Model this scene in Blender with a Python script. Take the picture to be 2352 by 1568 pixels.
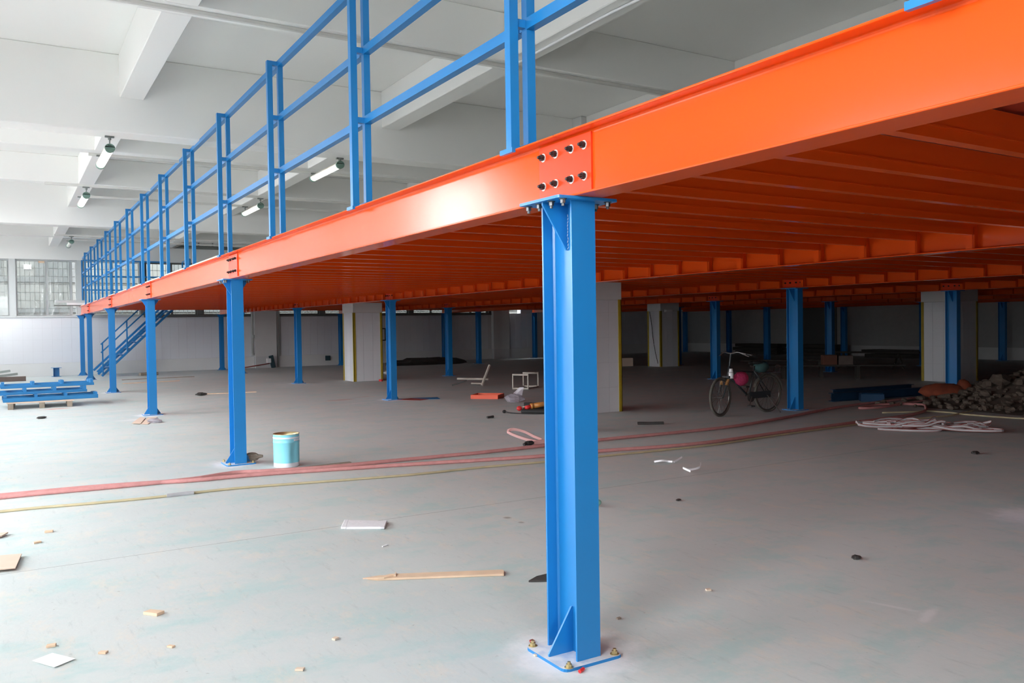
import bpy, bmesh, math, random
from mathutils import Vector, Matrix
random.seed(7)
for o in list(bpy.data.objects): bpy.data.objects.remove(o)
SC = bpy.context.scene
COL = SC.collection
R = math.radians

# ------------------------------------------------------------------ camera
YAW, PITCH, ROLL = 0.5446, -0.0196, -0.0149
fw = Vector((math.sin(YAW)*math.cos(PITCH), math.cos(YAW)*math.cos(PITCH), math.sin(PITCH)))
rt = Vector((math.cos(YAW), -math.sin(YAW), 0)); up = rt.cross(fw)
rt2 = math.cos(ROLL)*rt + math.sin(ROLL)*up
up2 = -math.sin(ROLL)*rt + math.cos(ROLL)*up
cam = bpy.data.objects.new('camera', bpy.data.cameras.new('camera')); COL.objects.link(cam)
cam.matrix_world = Matrix(((rt2.x, up2.x, -fw.x, -2.2487), (rt2.y, up2.y, -fw.y, -3.1933), (rt2.z, up2.z, -fw.z, 1.55), (0, 0, 0, 1)))
cam.data.sensor_width = 36; cam.data.lens = 1911.84/2352*36
cam.data.clip_start = 0.05; cam.data.clip_end = 300
SC.camera = cam

# ------------------------------------------------------------------ sky, portals, exposure
W = bpy.data.worlds.new('overcast_sky'); SC.world = W; W.use_nodes = True
bg = W.node_tree.nodes['Background']
bg.inputs[0].default_value = (0.94, 0.975, 1.0, 1); bg.inputs[1].default_value = 20.6
def portal(loc, rot, sx, sy):
    l = bpy.data.lights.new('window_portal', 'AREA'); l.shape = 'RECTANGLE'; l.size = sx; l.size_y = sy
    l.cycles.is_portal = True
    o = bpy.data.objects.new('window_portal', l); COL.objects.link(o); o.location = loc; o.rotation_euler = rot
portal((-5.25, 4.5, 1.15), (0, R(-90), 0), 2.3, 3)
portal((-5.25, 9.8, 3.2), (0, R(-90), 0), 2.4, 41)          # left wall openings, facing +X
portal((-2.4, -11.35, 3.2), (R(90), 0, 0), 4.2, 2.4)            # unseen rear window, facing +Y
portal((8, 30.75, 3.1), (R(-90), 0, 0), 25, 2.2)             # far windows, facing -Y
SC.view_settings.view_transform = 'Standard'; SC.view_settings.look = 'None'
SC.view_settings.gamma = 1; SC.view_settings.use_curve_mapping = False
SC.view_settings.exposure = 0.0
SC.cycles.max_bounces = 12; SC.cycles.diffuse_bounces = 8; SC.cycles.glossy_bounces = 4
SC.cycles.transparent_max_bounces = 12
SC.cycles.use_denoising = True
SC.cycles.sample_clamp_indirect = 8

# ------------------------------------------------------------------ materials
def mat(name, col, rough=0.5, metal=0.0, spec=0.5, var=0.0, vscale=6.0, bump=0.0, bscale=40.0, coat=0.0, emit=None, estr=0.0):
    m = bpy.data.materials.new(name); m.use_nodes = True
    nt = m.node_tree; b = nt.nodes['Principled BSDF']
    b.inputs['Base Color'].default_value = (*col, 1); b.inputs['Roughness'].default_value = rough
    b.inputs['Metallic'].default_value = metal; b.inputs['Specular IOR Level'].default_value = spec
    if coat: b.inputs['Coat Weight'].default_value = coat; b.inputs['Coat Roughness'].default_value = 0.08
    if emit: b.inputs['Emission Color'].default_value = (*emit, 1); b.inputs['Emission Strength'].default_value = estr
    if var or bump:
        tc = nt.nodes.new('ShaderNodeTexCoord')
        if var:
            n = nt.nodes.new('ShaderNodeTexNoise'); n.inputs['Scale'].default_value = vscale; n.inputs['Detail'].default_value = 5
            nt.links.new(tc.outputs['Object'], n.inputs['Vector'])
            mx = nt.nodes.new('ShaderNodeMix'); mx.data_type = 'RGBA'
            mx.inputs['A'].default_value = (*[c*(1-var) for c in col], 1); mx.inputs['B'].default_value = (*[min(1, c*(1+var)) for c in col], 1)
            nt.links.new(n.outputs['Fac'], mx.inputs['Factor']); nt.links.new(mx.outputs['Result'], b.inputs['Base Color'])
        if bump:
            n = nt.nodes.new('ShaderNodeTexNoise'); n.inputs['Scale'].default_value = bscale; n.inputs['Detail'].default_value = 4
            nt.links.new(tc.outputs['Object'], n.inputs['Vector'])
            bp = nt.nodes.new('ShaderNodeBump'); bp.inputs['Strength'].default_value = bump; bp.inputs['Distance'].default_value = 0.02
            nt.links.new(n.outputs['Fac'], bp.inputs['Height']); nt.links.new(bp.outputs['Normal'], b.inputs['Normal'])
    return m
M = {}
M['orange'] = mat('orange_enamel', (0.72, 0.080, 0.007), 0.17, spec=0.33, var=0.05, vscale=1.5, bump=0.05, bscale=2.5)
M['orange_red'] = mat('orange_red_plate', (0.74, 0.052, 0.010), 0.32, spec=0.25, var=0.05)
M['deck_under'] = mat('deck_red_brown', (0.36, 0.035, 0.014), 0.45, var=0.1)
M['blue'] = mat('blue_enamel', (0.012, 0.19, 0.49), 0.30, spec=0.5, var=0.06, vscale=3, bump=0.03, bscale=6)
M['blue_old'] = mat('blue_enamel_dusty', (0.016, 0.19, 0.45), 0.45, var=0.1)
M['bolt'] = mat('black_bolt', (0.022, 0.017, 0.017), 0.45, metal=0.3)
M['steel'] = mat('grey_steel_nut', (0.09, 0.095, 0.10), 0.35, metal=0.7)
M['zinc'] = mat('zinc_washer', (0.75, 0.74, 0.72), 0.3, metal=0.4)
M['brass'] = mat('yellow_zinc_anchor', (0.52, 0.42, 0.22), 0.35, metal=0.7)
M['white_paint'] = mat('white_ceiling_paint', (0.86, 0.855, 0.835), 0.8, spec=0.2, var=0.03, vscale=0.6)
M['plaster'] = mat('white_plaster', (0.72, 0.72, 0.71), 0.8, spec=0.2, var=0.05, vscale=2)
M['grey_wall'] = mat('grey_cement_wall', (0.25, 0.25, 0.245), 0.9, spec=0.2, var=0.08)
M['far_wall'] = mat('shade_darkened_right_wall', (0.45, 0.45, 0.44), 0.8, spec=0.2, var=0.08)  # wall colour lowered to stand in for the deep shade there
M['tile'] = mat('white_glazed_tile', (0.76, 0.77, 0.80), 0.18, spec=0.5, var=0.02, vscale=1.2)
M['grout'] = mat('grey_grout', (0.64, 0.64, 0.65), 0.9)
M['guard'] = mat('yellow_corner_guard', (0.42, 0.30, 0.02), 0.5, var=0.25, vscale=8)
M['alu'] = mat('grey_aluminium_frame', (0.60, 0.62, 0.62), 0.4, metal=0.3)
M['dark_frame'] = mat('dark_window_frame', (0.12, 0.12, 0.115), 0.5)
M['grille'] = mat('grille_bars', (0.30, 0.30, 0.29), 0.5)
M['facade'] = mat('opposite_facade', (0.085, 0.085, 0.08), 0.9, var=0.1, vscale=0.5)
M['facade2'] = mat('opposite_facade_band', (0.055, 0.058, 0.058), 0.9)
M['facade3'] = mat('opposite_bright_panel', (0.85, 0.85, 0.85), 0.6)
M['yard'] = mat('yard_concrete', (0.22, 0.22, 0.215), 0.9, var=0.1, vscale=0.8)
M['hose'] = mat('dusty_pink_hose', (0.56, 0.255, 0.245), 0.75, var=0.2, vscale=14, bump=0.3, bscale=60)
M['yhose'] = mat('pale_yellow_hose', (0.50, 0.43, 0.27), 0.6, var=0.15, vscale=10)
M['tape'] = mat('grey_tape', (0.42, 0.42, 0.44), 0.5, var=0.2, vscale=30)
M['wood'] = mat('pale_pine', (0.74, 0.54, 0.38), 0.7, var=0.2, vscale=9)
M['wood_old'] = mat('weathered_pallet_wood', (0.30, 0.25, 0.20), 0.85, var=0.3, vscale=12)
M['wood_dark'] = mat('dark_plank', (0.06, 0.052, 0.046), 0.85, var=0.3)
M['ply'] = mat('pale_plywood', (0.70, 0.56, 0.44), 0.7, var=0.12, vscale=7)
M['bounce_pale'] = mat('pale_grey_bounce_sheet', (0.74, 0.73, 0.70), 0.7, var=0.06, vscale=1)
M['card'] = mat('tan_cardboard', (0.66, 0.50, 0.40), 0.8, var=0.1)
M['paper'] = mat('white_paper', (0.88, 0.88, 0.90), 0.7)
M['sack'] = mat('pale_grey_sack', (0.74, 0.73, 0.76), 0.8, var=0.08, vscale=18, bump=0.15, bscale=30)
M['pail'] = mat('light_blue_pail', (0.25, 0.68, 0.82), 0.3, var=0.04)
M['pail_white'] = mat('white_pail_band', (0.82, 0.80, 0.86), 0.35)
M['pail_in'] = mat('gold_lacquer_inside', (0.60, 0.47, 0.26), 0.3, metal=0.7)
M['black'] = mat('black_rubber', (0.018, 0.018, 0.018), 0.6)
M['dirty_black'] = mat('dusty_black', (0.045, 0.042, 0.04), 0.8, var=0.3, vscale=30)
M['tyre'] = mat('dusty_tyre', (0.11, 0.10, 0.085), 0.9, var=0.2)
M['chrome'] = mat('dull_chrome', (0.22, 0.21, 0.20), 0.3, metal=0.9)
M['bike'] = mat('dark_bike_frame', (0.035, 0.04, 0.045), 0.4)
M['orange_spring'] = mat('orange_spring', (0.55, 0.25, 0.06), 0.5)
M['pink'] = mat('pink_cloth', (0.62, 0.05, 0.16), 0.9, var=0.3, vscale=20, bump=0.6, bscale=40)
M['teal'] = mat('dark_teal_cloth', (0.04, 0.10, 0.10), 0.9, var=0.3)
M['cream'] = mat('cream_square_tube', (0.62, 0.57, 0.50), 0.5, var=0.15, vscale=10)
M['red_plate'] = mat('orange_red_box', (0.80, 0.10, 0.03), 0.4)
M['darkred'] = mat('dull_red', (0.32, 0.06, 0.05), 0.7, var=0.2)
M['tool'] = mat('orange_tool_plastic', (0.55, 0.22, 0.05), 0.4)
M['red'] = mat('red_plastic', (0.65, 0.03, 0.03), 0.4)
M['pinkstrap'] = mat('pink_strap', (0.72, 0.42, 0.40), 0.7)
M['green'] = mat('green_glass', (0.25, 0.50, 0.42), 0.12)
M['lampgreen'] = mat('green_grey_lamp_end', (0.13, 0.22, 0.18), 0.5)
M['rod'] = mat('dark_rod', (0.16, 0.17, 0.16), 0.5)
M['tube'] = mat('lit_fluorescent_cover', (0.9, 0.95, 0.9), 0.4, emit=(0.97, 1.0, 0.92), estr=2.6)
M['tube_off'] = mat('unlit_fluorescent_cover', (0.62, 0.66, 0.60), 0.3)
M['conduit'] = mat('pale_conduit', (0.62, 0.61, 0.58), 0.5)
M['pipe'] = mat('pale_grey_pipe', (0.50, 0.52, 0.50), 0.5, var=0.1)
M['rock'] = mat('brown_rubble', (0.12, 0.09, 0.07), 0.95, var=0.6, vscale=7, bump=0.6, bscale=15)
M['galv'] = mat('galvanised_channel', (0.42, 0.47, 0.45), 0.4, metal=0.3, var=0.1)
M['rust'] = mat('rusty_channel', (0.16, 0.12, 0.105), 0.8, var=0.3)
M['sackred'] = mat('red_yellow_sack', (0.22, 0.045, 0.018), 0.85, var=0.8, vscale=5)
M['hosewhite'] = mat('white_flat_hose', (0.50, 0.49, 0.50), 0.7, var=0.1)
M['teal_board'] = mat('dark_teal_board', (0.03, 0.07, 0.085), 0.5)
M['brick'] = mat('brick_red_box', (0.17, 0.07, 0.045), 0.9, var=0.2)

def dusty_plate():
    m = mat('dusty_base_plate', (0.012, 0.19, 0.49), 0.4)
    nt = m.node_tree; b = nt.nodes['Principled BSDF']
    g = nt.nodes.new('ShaderNodeNewGeometry'); s = nt.nodes.new('ShaderNodeSeparateXYZ'); nt.links.new(g.outputs['Normal'], s.inputs[0])
    n = nt.nodes.new('ShaderNodeTexNoise'); n.inputs['Scale'].default_value = 18; n.inputs['Detail'].default_value = 6
    nt.links.new(g.outputs['Position'], n.inputs['Vector'])
    ml = nt.nodes.new('ShaderNodeMath'); ml.operation = 'MULTIPLY_ADD'; ml.inputs[1].default_value = 1.2; ml.inputs[2].default_value = 0.3
    nt.links.new(n.outputs['Fac'], ml.inputs[0])
    m2 = nt.nodes.new('ShaderNodeMath'); m2.operation = 'MULTIPLY'; m2.use_clamp = True
    nt.links.new(ml.outputs[0], m2.inputs[0]); nt.links.new(s.outputs['Z'], m2.inputs[1])
    mx = nt.nodes.new('ShaderNodeMix'); mx.data_type = 'RGBA'
    mx.inputs['A'].default_value = (0.012, 0.19, 0.49, 1); mx.inputs['B'].default_value = (0.74, 0.73, 0.74, 1)
    nt.links.new(m2.outputs[0], mx.inputs['Factor']); nt.links.new(mx.outputs['Result'], b.inputs['Base Color'])
    b.inputs['Roughness'].default_value = 0.6
    return m
M['plate_dust'] = dusty_plate()

def glass():
    m = bpy.data.materials.new('window_glass'); m.use_nodes = True; nt = m.node_tree
    for n in list(nt.nodes): nt.nodes.remove(n)
    o = nt.nodes.new('ShaderNodeOutputMaterial'); t = nt.nodes.new('ShaderNodeBsdfTransparent'); g = nt.nodes.new('ShaderNodeBsdfGlossy')
    g.inputs['Roughness'].default_value = 0.03; t.inputs[0].default_value = (0.92, 0.94, 0.93, 1)
    f = nt.nodes.new('ShaderNodeFresnel'); f.inputs[0].default_value = 1.45; mx = nt.nodes.new('ShaderNodeMixShader')
    nt.links.new(f.outputs[0], mx.inputs[0]); nt.links.new(t.outputs[0], mx.inputs[1]); nt.links.new(g.outputs[0], mx.inputs[2]); nt.links.new(mx.outputs[0], o.inputs[0])
    return m
M['glass'] = glass()
def plastic(name, tr, col):
    m = bpy.data.materials.new(name); m.use_nodes = True; nt = m.node_tree
    for n in list(nt.nodes): nt.nodes.remove(n)
    o = nt.nodes.new('ShaderNodeOutputMaterial'); t = nt.nodes.new('ShaderNodeBsdfTransparent')
    d = nt.nodes.new('ShaderNodeBsdfTranslucent'); d.inputs[0].default_value = (*col, 1)
    df = nt.nodes.new('ShaderNodeBsdfDiffuse'); df.inputs[0].default_value = (*col, 1)
    g = nt.nodes.new('ShaderNodeBsdfGlossy'); g.inputs['Roughness'].default_value = 0.18
    a = nt.nodes.new('ShaderNodeMixShader'); a.inputs[0].default_value = 0.5
    nt.links.new(d.outputs[0], a.inputs[1]); nt.links.new(df.outputs[0], a.inputs[2])
    f = nt.nodes.new('ShaderNodeFresnel'); f.inputs[0].default_value = 1.4
    b = nt.nodes.new('ShaderNodeMixShader'); b.inputs[0].default_value = tr
    nt.links.new(a.outputs[0], b.inputs[1]); nt.links.new(t.outputs[0], b.inputs[2])
    c = nt.nodes.new('ShaderNodeMixShader'); nt.links.new(f.outputs[0], c.inputs[0]); nt.links.new(b.outputs[0], c.inputs[1]); nt.links.new(g.outputs[0], c.inputs[2])
    nt.links.new(c.outputs[0], o.inputs[0]); return m
M['film'] = plastic('clear_plastic_film', 0.66, (0.62, 0.64, 0.64))
M['bag'] = plastic('thin_plastic_bag', 0.30, (0.75, 0.70, 0.78))

D, S, H, Y6 = 4.745, 6.6653, 2.1228, 29.79       # row spacing, column spacing, underside of beams, last column line
YK = [-S, 0, S, 2*S, 3*S, 4*S, Y6]

def floor_mat():
    m = bpy.data.materials.new('dusty_painted_concrete'); m.use_nodes = True; nt = m.node_tree; N = nt.nodes.new; L = nt.links.new
    b = nt.nodes['Principled BSDF']; g = N('ShaderNodeNewGeometry'); P = g.outputs['Position']
    def noise(scale, detail=5, stretch=(1, 1, 1), rough=0.55, rot=0.0):
        mp = N('ShaderNodeMapping'); mp.inputs['Scale'].default_value = stretch; mp.inputs['Rotation'].default_value = (0, 0, rot); L(P, mp.inputs[0])
        n = N('ShaderNodeTexNoise'); n.inputs['Scale'].default_value = scale; n.inputs['Detail'].default_value = detail; n.inputs['Roughness'].default_value = rough
        L(mp.outputs[0], n.inputs['Vector']); return n.outputs['Fac']
    def ramp(f, a, c):
        r = N('ShaderNodeMapRange'); r.interpolation_type = 'SMOOTHSTEP'; r.inputs['From Min'].default_value = a; r.inputs['From Max'].default_value = c
        L(f, r.inputs['Value']); return r.outputs[0]
    def math_(op, a, c=None):
        k = N('ShaderNodeMath'); k.operation = op
        for i, v in enumerate((a, c)):
            if v is None: continue
            if isinstance(v, (int, float)): k.inputs[i].default_value = v
            else: L(v, k.inputs[i])
        return k.outputs[0]
    def mixc(f, a, c):
        k = N('ShaderNodeMix'); k.data_type = 'RGBA'
        if isinstance(f, float): k.inputs['Factor'].default_value = f
        else: L(f, k.inputs['Factor'])
        for nm, v in (('A', a), ('B', c)):
            if isinstance(v, tuple): k.inputs[nm].default_value = (*v, 1)
            else: L(v, k.inputs[nm])
        return k.outputs['Result']
    base = mixc(ramp(noise(0.45, 6), 0.3, 0.7), (0.545, 0.585, 0.58), (0.60, 0.63, 0.62))
    green = math_('MULTIPLY', ramp(noise(1.5, 9, (1, 1.9, 1), 0.70, 0.6), 0.46, 0.66), 0.72)
    c = mixc(green, base, (0.43, 0.585, 0.575))
    dust = math_('MULTIPLY', ramp(noise(2.2, 11, (2.0, 1, 1), 0.76, -0.5), 0.50, 0.66), 0.60)
    c = mixc(dust, c, (0.68, 0.625, 0.56))
    scr = math_('MULTIPLY', ramp(noise(6, 9, (3.0, 0.6, 1), 0.75, 0.9), 0.54, 0.70), 0.42)
    c = mixc(scr, c, (0.38, 0.42, 0.42))
    spk = math_('MULTIPLY', ramp(noise(26, 3), 0.68, 0.76), 0.35)
    c = mixc(spk, c, (0.22, 0.21, 0.19))
    # white drilling dust around the column feet (modulo the column grid)
    sp = N('ShaderNodeSeparateXYZ'); L(P, sp.inputs[0])
    def wrapd(v, per):
        q = math_('DIVIDE', v, per); q = math_('SUBTRACT', q, math_('ROUND', q)); return math_('MULTIPLY', q, per)
    dx, dy = wrapd(sp.outputs['X'], D), wrapd(sp.outputs['Y'], S)
    d2 = math_('SQRT', math_('ADD', math_('MULTIPLY', dx, dx), math_('MULTIPLY', dy, dy)))
    nz = noise(6, 7, (1, 1, 1), 0.65)
    d2 = math_('ADD', d2, math_('MULTIPLY', nz, 0.34))
    wd = math_('SUBTRACT', 1.0, ramp(d2, 0.36, 0.56))
    def spot(x, y, rx, ry, a, k):
        mp = N('ShaderNodeMapping'); mp.vector_type = 'TEXTURE'; mp.inputs['Location'].default_value = (x, y, 0); mp.inputs['Rotation'].default_value = (0, 0, a); mp.inputs['Scale'].default_value = (rx, ry, 1)
        L(P, mp.inputs[0]); ln = N('ShaderNodeVectorMath'); ln.operation = 'LENGTH'; L(mp.outputs[0], ln.inputs[0])
        e = math_('ADD', ln.outputs['Value'], math_('MULTIPLY', nz, 1.1)); return math_('MULTIPLY', math_('SUBTRACT', 1.0, ramp(e, 0.75, 1.35)), k)
    w = math_('MAXIMUM', wd, spot(1.86, -0.60, 0.24, 0.055, 0.35, 0.6)); w = math_('MAXIMUM', w, spot(1.80, -0.40, 0.26, 0.035, 1.9, 0.5))
    w = math_('MAXIMUM', w, spot(4.60, 0.25, 0.62, 0.45, 0, 1.0)); w = math_('MAXIMUM', w, spot(3.9, 13.0, 0.9, 0.06, 0.25, 0.6))
    w = math_('MAXIMUM', w, spot(-0.2, 14.6, 1.2, 0.1, 0.1, 0.4)); w = math_('MAXIMUM', w, spot(-0.35, 12.6, 0.6, 0.25, 0.1, 0.5))
    c = mixc(math_('MULTIPLY', w, 0.85), c, (0.82, 0.81, 0.82))
    rd = math_('MAXIMUM', spot(3.85, 14.0, 0.55, 0.25, 0.2, 0.45), spot(4.5, 14.4, 0.5, 0.1, 0.2, 0.4))
    rd = math_('MAXIMUM', rd, spot(-1.45, 15.9, 0.45, 0.22, 0, 0.7))
    c = mixc(rd, c, (0.55, 0.17, 0.13))
    oil = math_('MAXIMUM', spot(1.16, 2.55, 0.05, 0.06, 0, 0.7), spot(1.17, 2.35, 0.04, 0.05, 0, 0.6))
    c = mixc(oil, c, (0.20, 0.18, 0.16))
    # saw-cut joint lines
    jn = None
    for y in (3.06, -7.8, 13.9, 24.8):
        e = math_('ABSOLUTE', math_('SUBTRACT', sp.outputs['Y'], y)); e = math_('LESS_THAN', math_('ADD', e, math_('MULTIPLY', noise(2.0, 2), 0.003)), 0.0052)
        jn = e if jn is None else math_('MAXIMUM', jn, e)
    c = mixc(math_('MULTIPLY', jn, 0.75), c, (0.12, 0.13, 0.13))
    L(c, b.inputs['Base Color'])
    ro = N('ShaderNodeMapRange'); ro.inputs['To Min'].default_value = 0.42; ro.inputs['To Max'].default_value = 0.7; L(noise(2.2, 5), ro.inputs['Value'])
    L(ro.outputs[0], b.inputs['Roughness']); b.inputs['Specular IOR Level'].default_value = 0.35
    bp = N('ShaderNodeBump'); bp.inputs['Strength'].default_value = 0.12; bp.inputs['Distance'].default_value = 0.01
    L(noise(30, 5), bp.inputs['Height']); L(bp.outputs[0], b.inputs['Normal'])
    return m
M['floor'] = floor_mat()

# ------------------------------------------------------------------ mesh helpers
class MB:
    def __init__(s): s.v = []; s.f = []
    def add(s, v, f):
        n = len(s.v); s.v += [tuple(p) for p in v]; s.f += [tuple(i+n for i in q) for q in f]; return s
    def box(s, x0, x1, y0, y1, z0, z1, mx=None):
        v = [Vector(p) for p in ((x0,y0,z0),(x1,y0,z0),(x1,y1,z0),(x0,y1,z0),(x0,y0,z1),(x1,y0,z1),(x1,y1,z1),(x0,y1,z1))]
        if mx is not None: v = [mx @ p for p in v]
        return s.add(v, [(0,3,2,1),(4,5,6,7),(0,1,5,4),(1,2,6,5),(2,3,7,6),(3,0,4,7)])
    def prism(s, pts, z0, z1, mx=None):                   # outline in XY (counter-clockwise), extruded in Z
        n = len(pts); v = [Vector((x, y, z0)) for x, y in pts] + [Vector((x, y, z1)) for x, y in pts]
        if mx is not None: v = [mx @ p for p in v]
        return s.add(v, [tuple(range(n-1, -1, -1)), tuple(range(n, 2*n))] + [(i, (i+1) % n, n+(i+1) % n, n+i) for i in range(n)])
    def cyl(s, p0, p1, r, n=12, r1=None):
        p0, p1 = Vector(p0), Vector(p1); a = (p1-p0).normalized(); u = a.orthogonal().normalized(); w = a.cross(u); r1 = r if r1 is None else r1
        v = []
        for p, q in ((p0, r), (p1, r1)): v += [p + q*(math.cos(2*math.pi*i/n)*u + math.sin(2*math.pi*i/n)*w) for i in range(n)]
        return s.add(v, [tuple(range(n-1, -1, -1)), tuple(range(n, 2*n))] + [(i, (i+1) % n, n+(i+1) % n, n+i) for i in range(n)])
    def lathe(s, prof, n=32, cap0=False, cap1=False):
        v = [(r*math.cos(2*math.pi*i/n), r*math.sin(2*math.pi*i/n), z) for r, z in prof for i in range(n)]
        f = [(k*n+i, k*n+(i+1) % n, (k+1)*n+(i+1) % n, (k+1)*n+i) for k in range(len(prof)-1) for i in range(n)]
        if cap0: f.append(tuple(range(n-1, -1, -1)))
        if cap1: f.append(tuple(range((len(prof)-1)*n, len(prof)*n)))
        return s.add(v, f)
    def tube(s, pts, r, n=8, closed=False, flat=None, upv=None):
        pts = [Vector(p) for p in pts]; m = len(pts); rings = []
        for i, p in enumerate(pts):
            a = pts[(i+1) % m if closed else min(i+1, m-1)] - pts[(i-1) % m if closed else max(i-1, 0)]
            a.normalize(); ref = Vector(upv) if upv else Vector((0, 0, 1))
            if abs(a.dot(ref)) > 0.97: ref = Vector((1, 0, 0))
            u = a.cross(ref).normalized(); w = u.cross(a)
            if flat: rings.append([p+u*x*flat[0]+w*y*flat[1] for x, y in ((-1,-1),(1,-1),(1,1),(-1,1))])
            else:
                rr = r[i] if isinstance(r, (list, tuple)) else r
                rings.append([p + rr*(math.cos(2*math.pi*k/n)*u + math.sin(2*math.pi*k/n)*w) for k in range(n)])
        q = len(rings[0]); v = [x for g in rings for x in g]
        f = [(i*q+k, i*q+(k+1) % q, ((i+1) % m)*q+(k+1) % q, ((i+1) % m)*q+k) for i in range(m if closed else m-1) for k in range(q)]
        if not closed: f += [tuple(range(q-1, -1, -1)), tuple(range((m-1)*q, m*q))]
        return s.add(v, f)
    def ball(s, c, rx, ry, rz, n=10, m=6, jit=0.0):
        v = []; c = Vector(c)
        for j in range(1, m):
            t = math.pi*j/m
            for i in range(n):
                k = 1 + random.uniform(-jit, jit); v.append(c + Vector((rx*math.sin(t)*math.cos(2*math.pi*i/n)*k, ry*math.sin(t)*math.sin(2*math.pi*i/n)*k, rz*math.cos(t)*k)))
        v += [c+Vector((0, 0, rz)), c-Vector((0, 0, rz))]; T = (m-1)*n
        f = [(j*n+i, (j+1)*n+i, (j+1)*n+(i+1) % n, j*n+(i+1) % n) for j in range(m-2) for i in range(n)]
        f += [(T, i, (i+1) % n) for i in range(n)] + [(T+1, (m-2)*n+(i+1) % n, (m-2)*n+i) for i in range(n)]
        return s.add(v, f)
    def mesh(s, name, m, smooth=False):
        me = bpy.data.meshes.new(name); me.from_pydata(s.v, [], s.f); me.update()
        if m: me.materials.append(m)
        if smooth: me.polygons.foreach_set('use_smooth', [True]*len(me.polygons))
        return me
def spline(pts, sub=6):
    P = [Vector((*p, 0)) if len(p) == 2 else Vector(p) for p in pts]; out = []
    for i in range(len(P)-1):
        a, b, c, d = P[max(i-1, 0)], P[i], P[i+1], P[min(i+2, len(P)-1)]
        for k in range(sub):
            t = k/sub; out.append(0.5*((2*b)+(c-a)*t+(2*a-5*b+4*c-d)*t*t+(3*b-a-3*c+d)*t**3))
    return out+[P[-1]]
def link(o, parent=None):
    COL.objects.link(o)
    if parent: o.parent = parent
    return o
def tag(o, label=None, cat=None, group=None, kind=None):
    if label: o['label'] = label
    if cat: o['category'] = cat
    if group: o['group'] = group
    if kind: o['kind'] = kind
    return o
def empty(name, loc=(0, 0, 0), rz=0, label=None, cat=None, group=None, kind=None):
    o = bpy.data.objects.new(name, None); o.location = loc; o.rotation_euler = (0, 0, rz); o.empty_display_size = 0.1
    return tag(link(o), label, cat, group, kind)
def obj(name, mb, m, parent=None, smooth=False, bevel=0.0, loc=None, rot=None, seg=1):
    me = mb.mesh(name, M[m], smooth) if isinstance(mb, MB) else mb
    o = link(bpy.data.objects.new(name, me), parent)
    if loc: o.location = loc
    if rot: o.rotation_euler = rot
    if bevel:
        b = o.modifiers.new('bevel', 'BEVEL'); b.width = bevel; b.segments = seg; b.limit_method = 'ANGLE'
    return o
def thing(name, mb, m, label, cat, loc=(0, 0, 0), rz=0, group=None, smooth=False, bevel=0.0, rot=None):
    return tag(obj(name, mb, m, None, smooth, bevel, loc, rot or (0, 0, rz)), label, cat, group)
ORD = ['first', 'second', 'third', 'fourth', 'fifth', 'sixth', 'seventh', 'eighth', 'ninth', 'tenth']

# ================================================================== SETTING
XL, XR, YF, YB = -4.9, 29.2, -11.0, 30.4
tag(obj('floor', MB().box(XL-0.3, XR+0.3, YF-0.3, YB+0.3, -0.2, 0), 'floor'), kind='structure')
# ceiling: slab with main girders, ribs and longitudinal beams
ceil = tag(obj('ceiling', MB().box(XL-0.3, XR+0.3, YF-0.3, YB+0.3, 5.1, 5.35), 'white_paint'), kind='structure')
GY = [-2.25, 8.6, 19.45]
for y in GY: obj('main_girder', MB().box(XL, XR, y, y+0.38, 4.1, 5.1), 'white_paint', ceil, bevel=0.012)
for y in [-9.5, -5.87, 1.35, 4.97, 12.22, 15.84, 23.07, 26.69]:
    obj('cross_rib', MB().box(XL, XR, y, y+0.28, 4.55, 5.1), 'white_paint', ceil, bevel=0.01)
segs = [(YF, -9.5), (-9.22, -5.87), (-5.59, -2.25), (-1.87, 1.35), (1.63, 4.97), (5.25, 8.6), (8.98, 12.22), (12.5, 15.84), (16.12, 19.45), (19.83, 23.07), (23.35, 26.69), (26.97, YB-0.3)]
for x in [-4.55, -0.95, 2.65, 6.3, 9.95, 13.55, 17.2, 20.8, 24.4]:
    for a, b in segs:
        obj('long_beam', MB().box(x, x+0.29, a, b, 4.55, 5.1), 'white_paint', ceil, bevel=0.01)
# walls
tag(obj('wall_right', MB().box(XR, XR+0.3, YF, YB+0.3, 0, 5.1), 'far_wall'), kind='structure')
wl = MB()  # unseen wall; low doorway and openings shaped for the light they admit
wl.box(XL-0.3, XL, YF, 3.2, 0, 2.1).box(XL-0.3, XL, 5.8, YB+0.3, 0, 2.1).box(XL-0.3, XL, YF, YB+0.3, 4.35, 5.1)
for a, b in [(-11, -4.3), (-1.5, 0.2), (12.2, 13.3), (15.8, 17.4), (19.3, 21.4), (23.1, 25.3), (26.7, 28.1), (29.9, 30.7)]:
    wl.box(XL-0.3, XL, a, b, 2.1, 4.35)
wl.box(XL-0.1, XL-0.05, 10.2, 10.29, 2.1, 4.35).box(XL-0.1, XL-0.05, 11.2, 11.29, 2.1, 4.35)  # unseen mullions added to split the highlight reflected in the front beam
wl.box(XL-0.3, XL, 0.2, 9.3, 3.25, 4.35).box(XL-0.3, XL, 2.7, 6.3, 2.0, 3.25).box(XL-0.3, XL, 9.0, 9.3, 2.1, 3.25)
tag(obj('wall_left', wl, 'plaster'), kind='structure')
wr = MB().box(XL, -4.4, YF-0.3, YF, 0, 5.1).box(-1.6, 5, YF-0.3, YF, 0, 5.1).box(-4.4, -1.6, YF-0.3, YF, 4.35, 5.1).box(-4.4, -1.6, YF-0.3, YF, 0, 2.1).box(5, XR, YF-0.3, YF, 0, 5.1)
tag(obj('wall_front', wr, 'grey_wall'), kind='structure')  # unseen wall; opening kept small and grey kept dark to limit light
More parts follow.
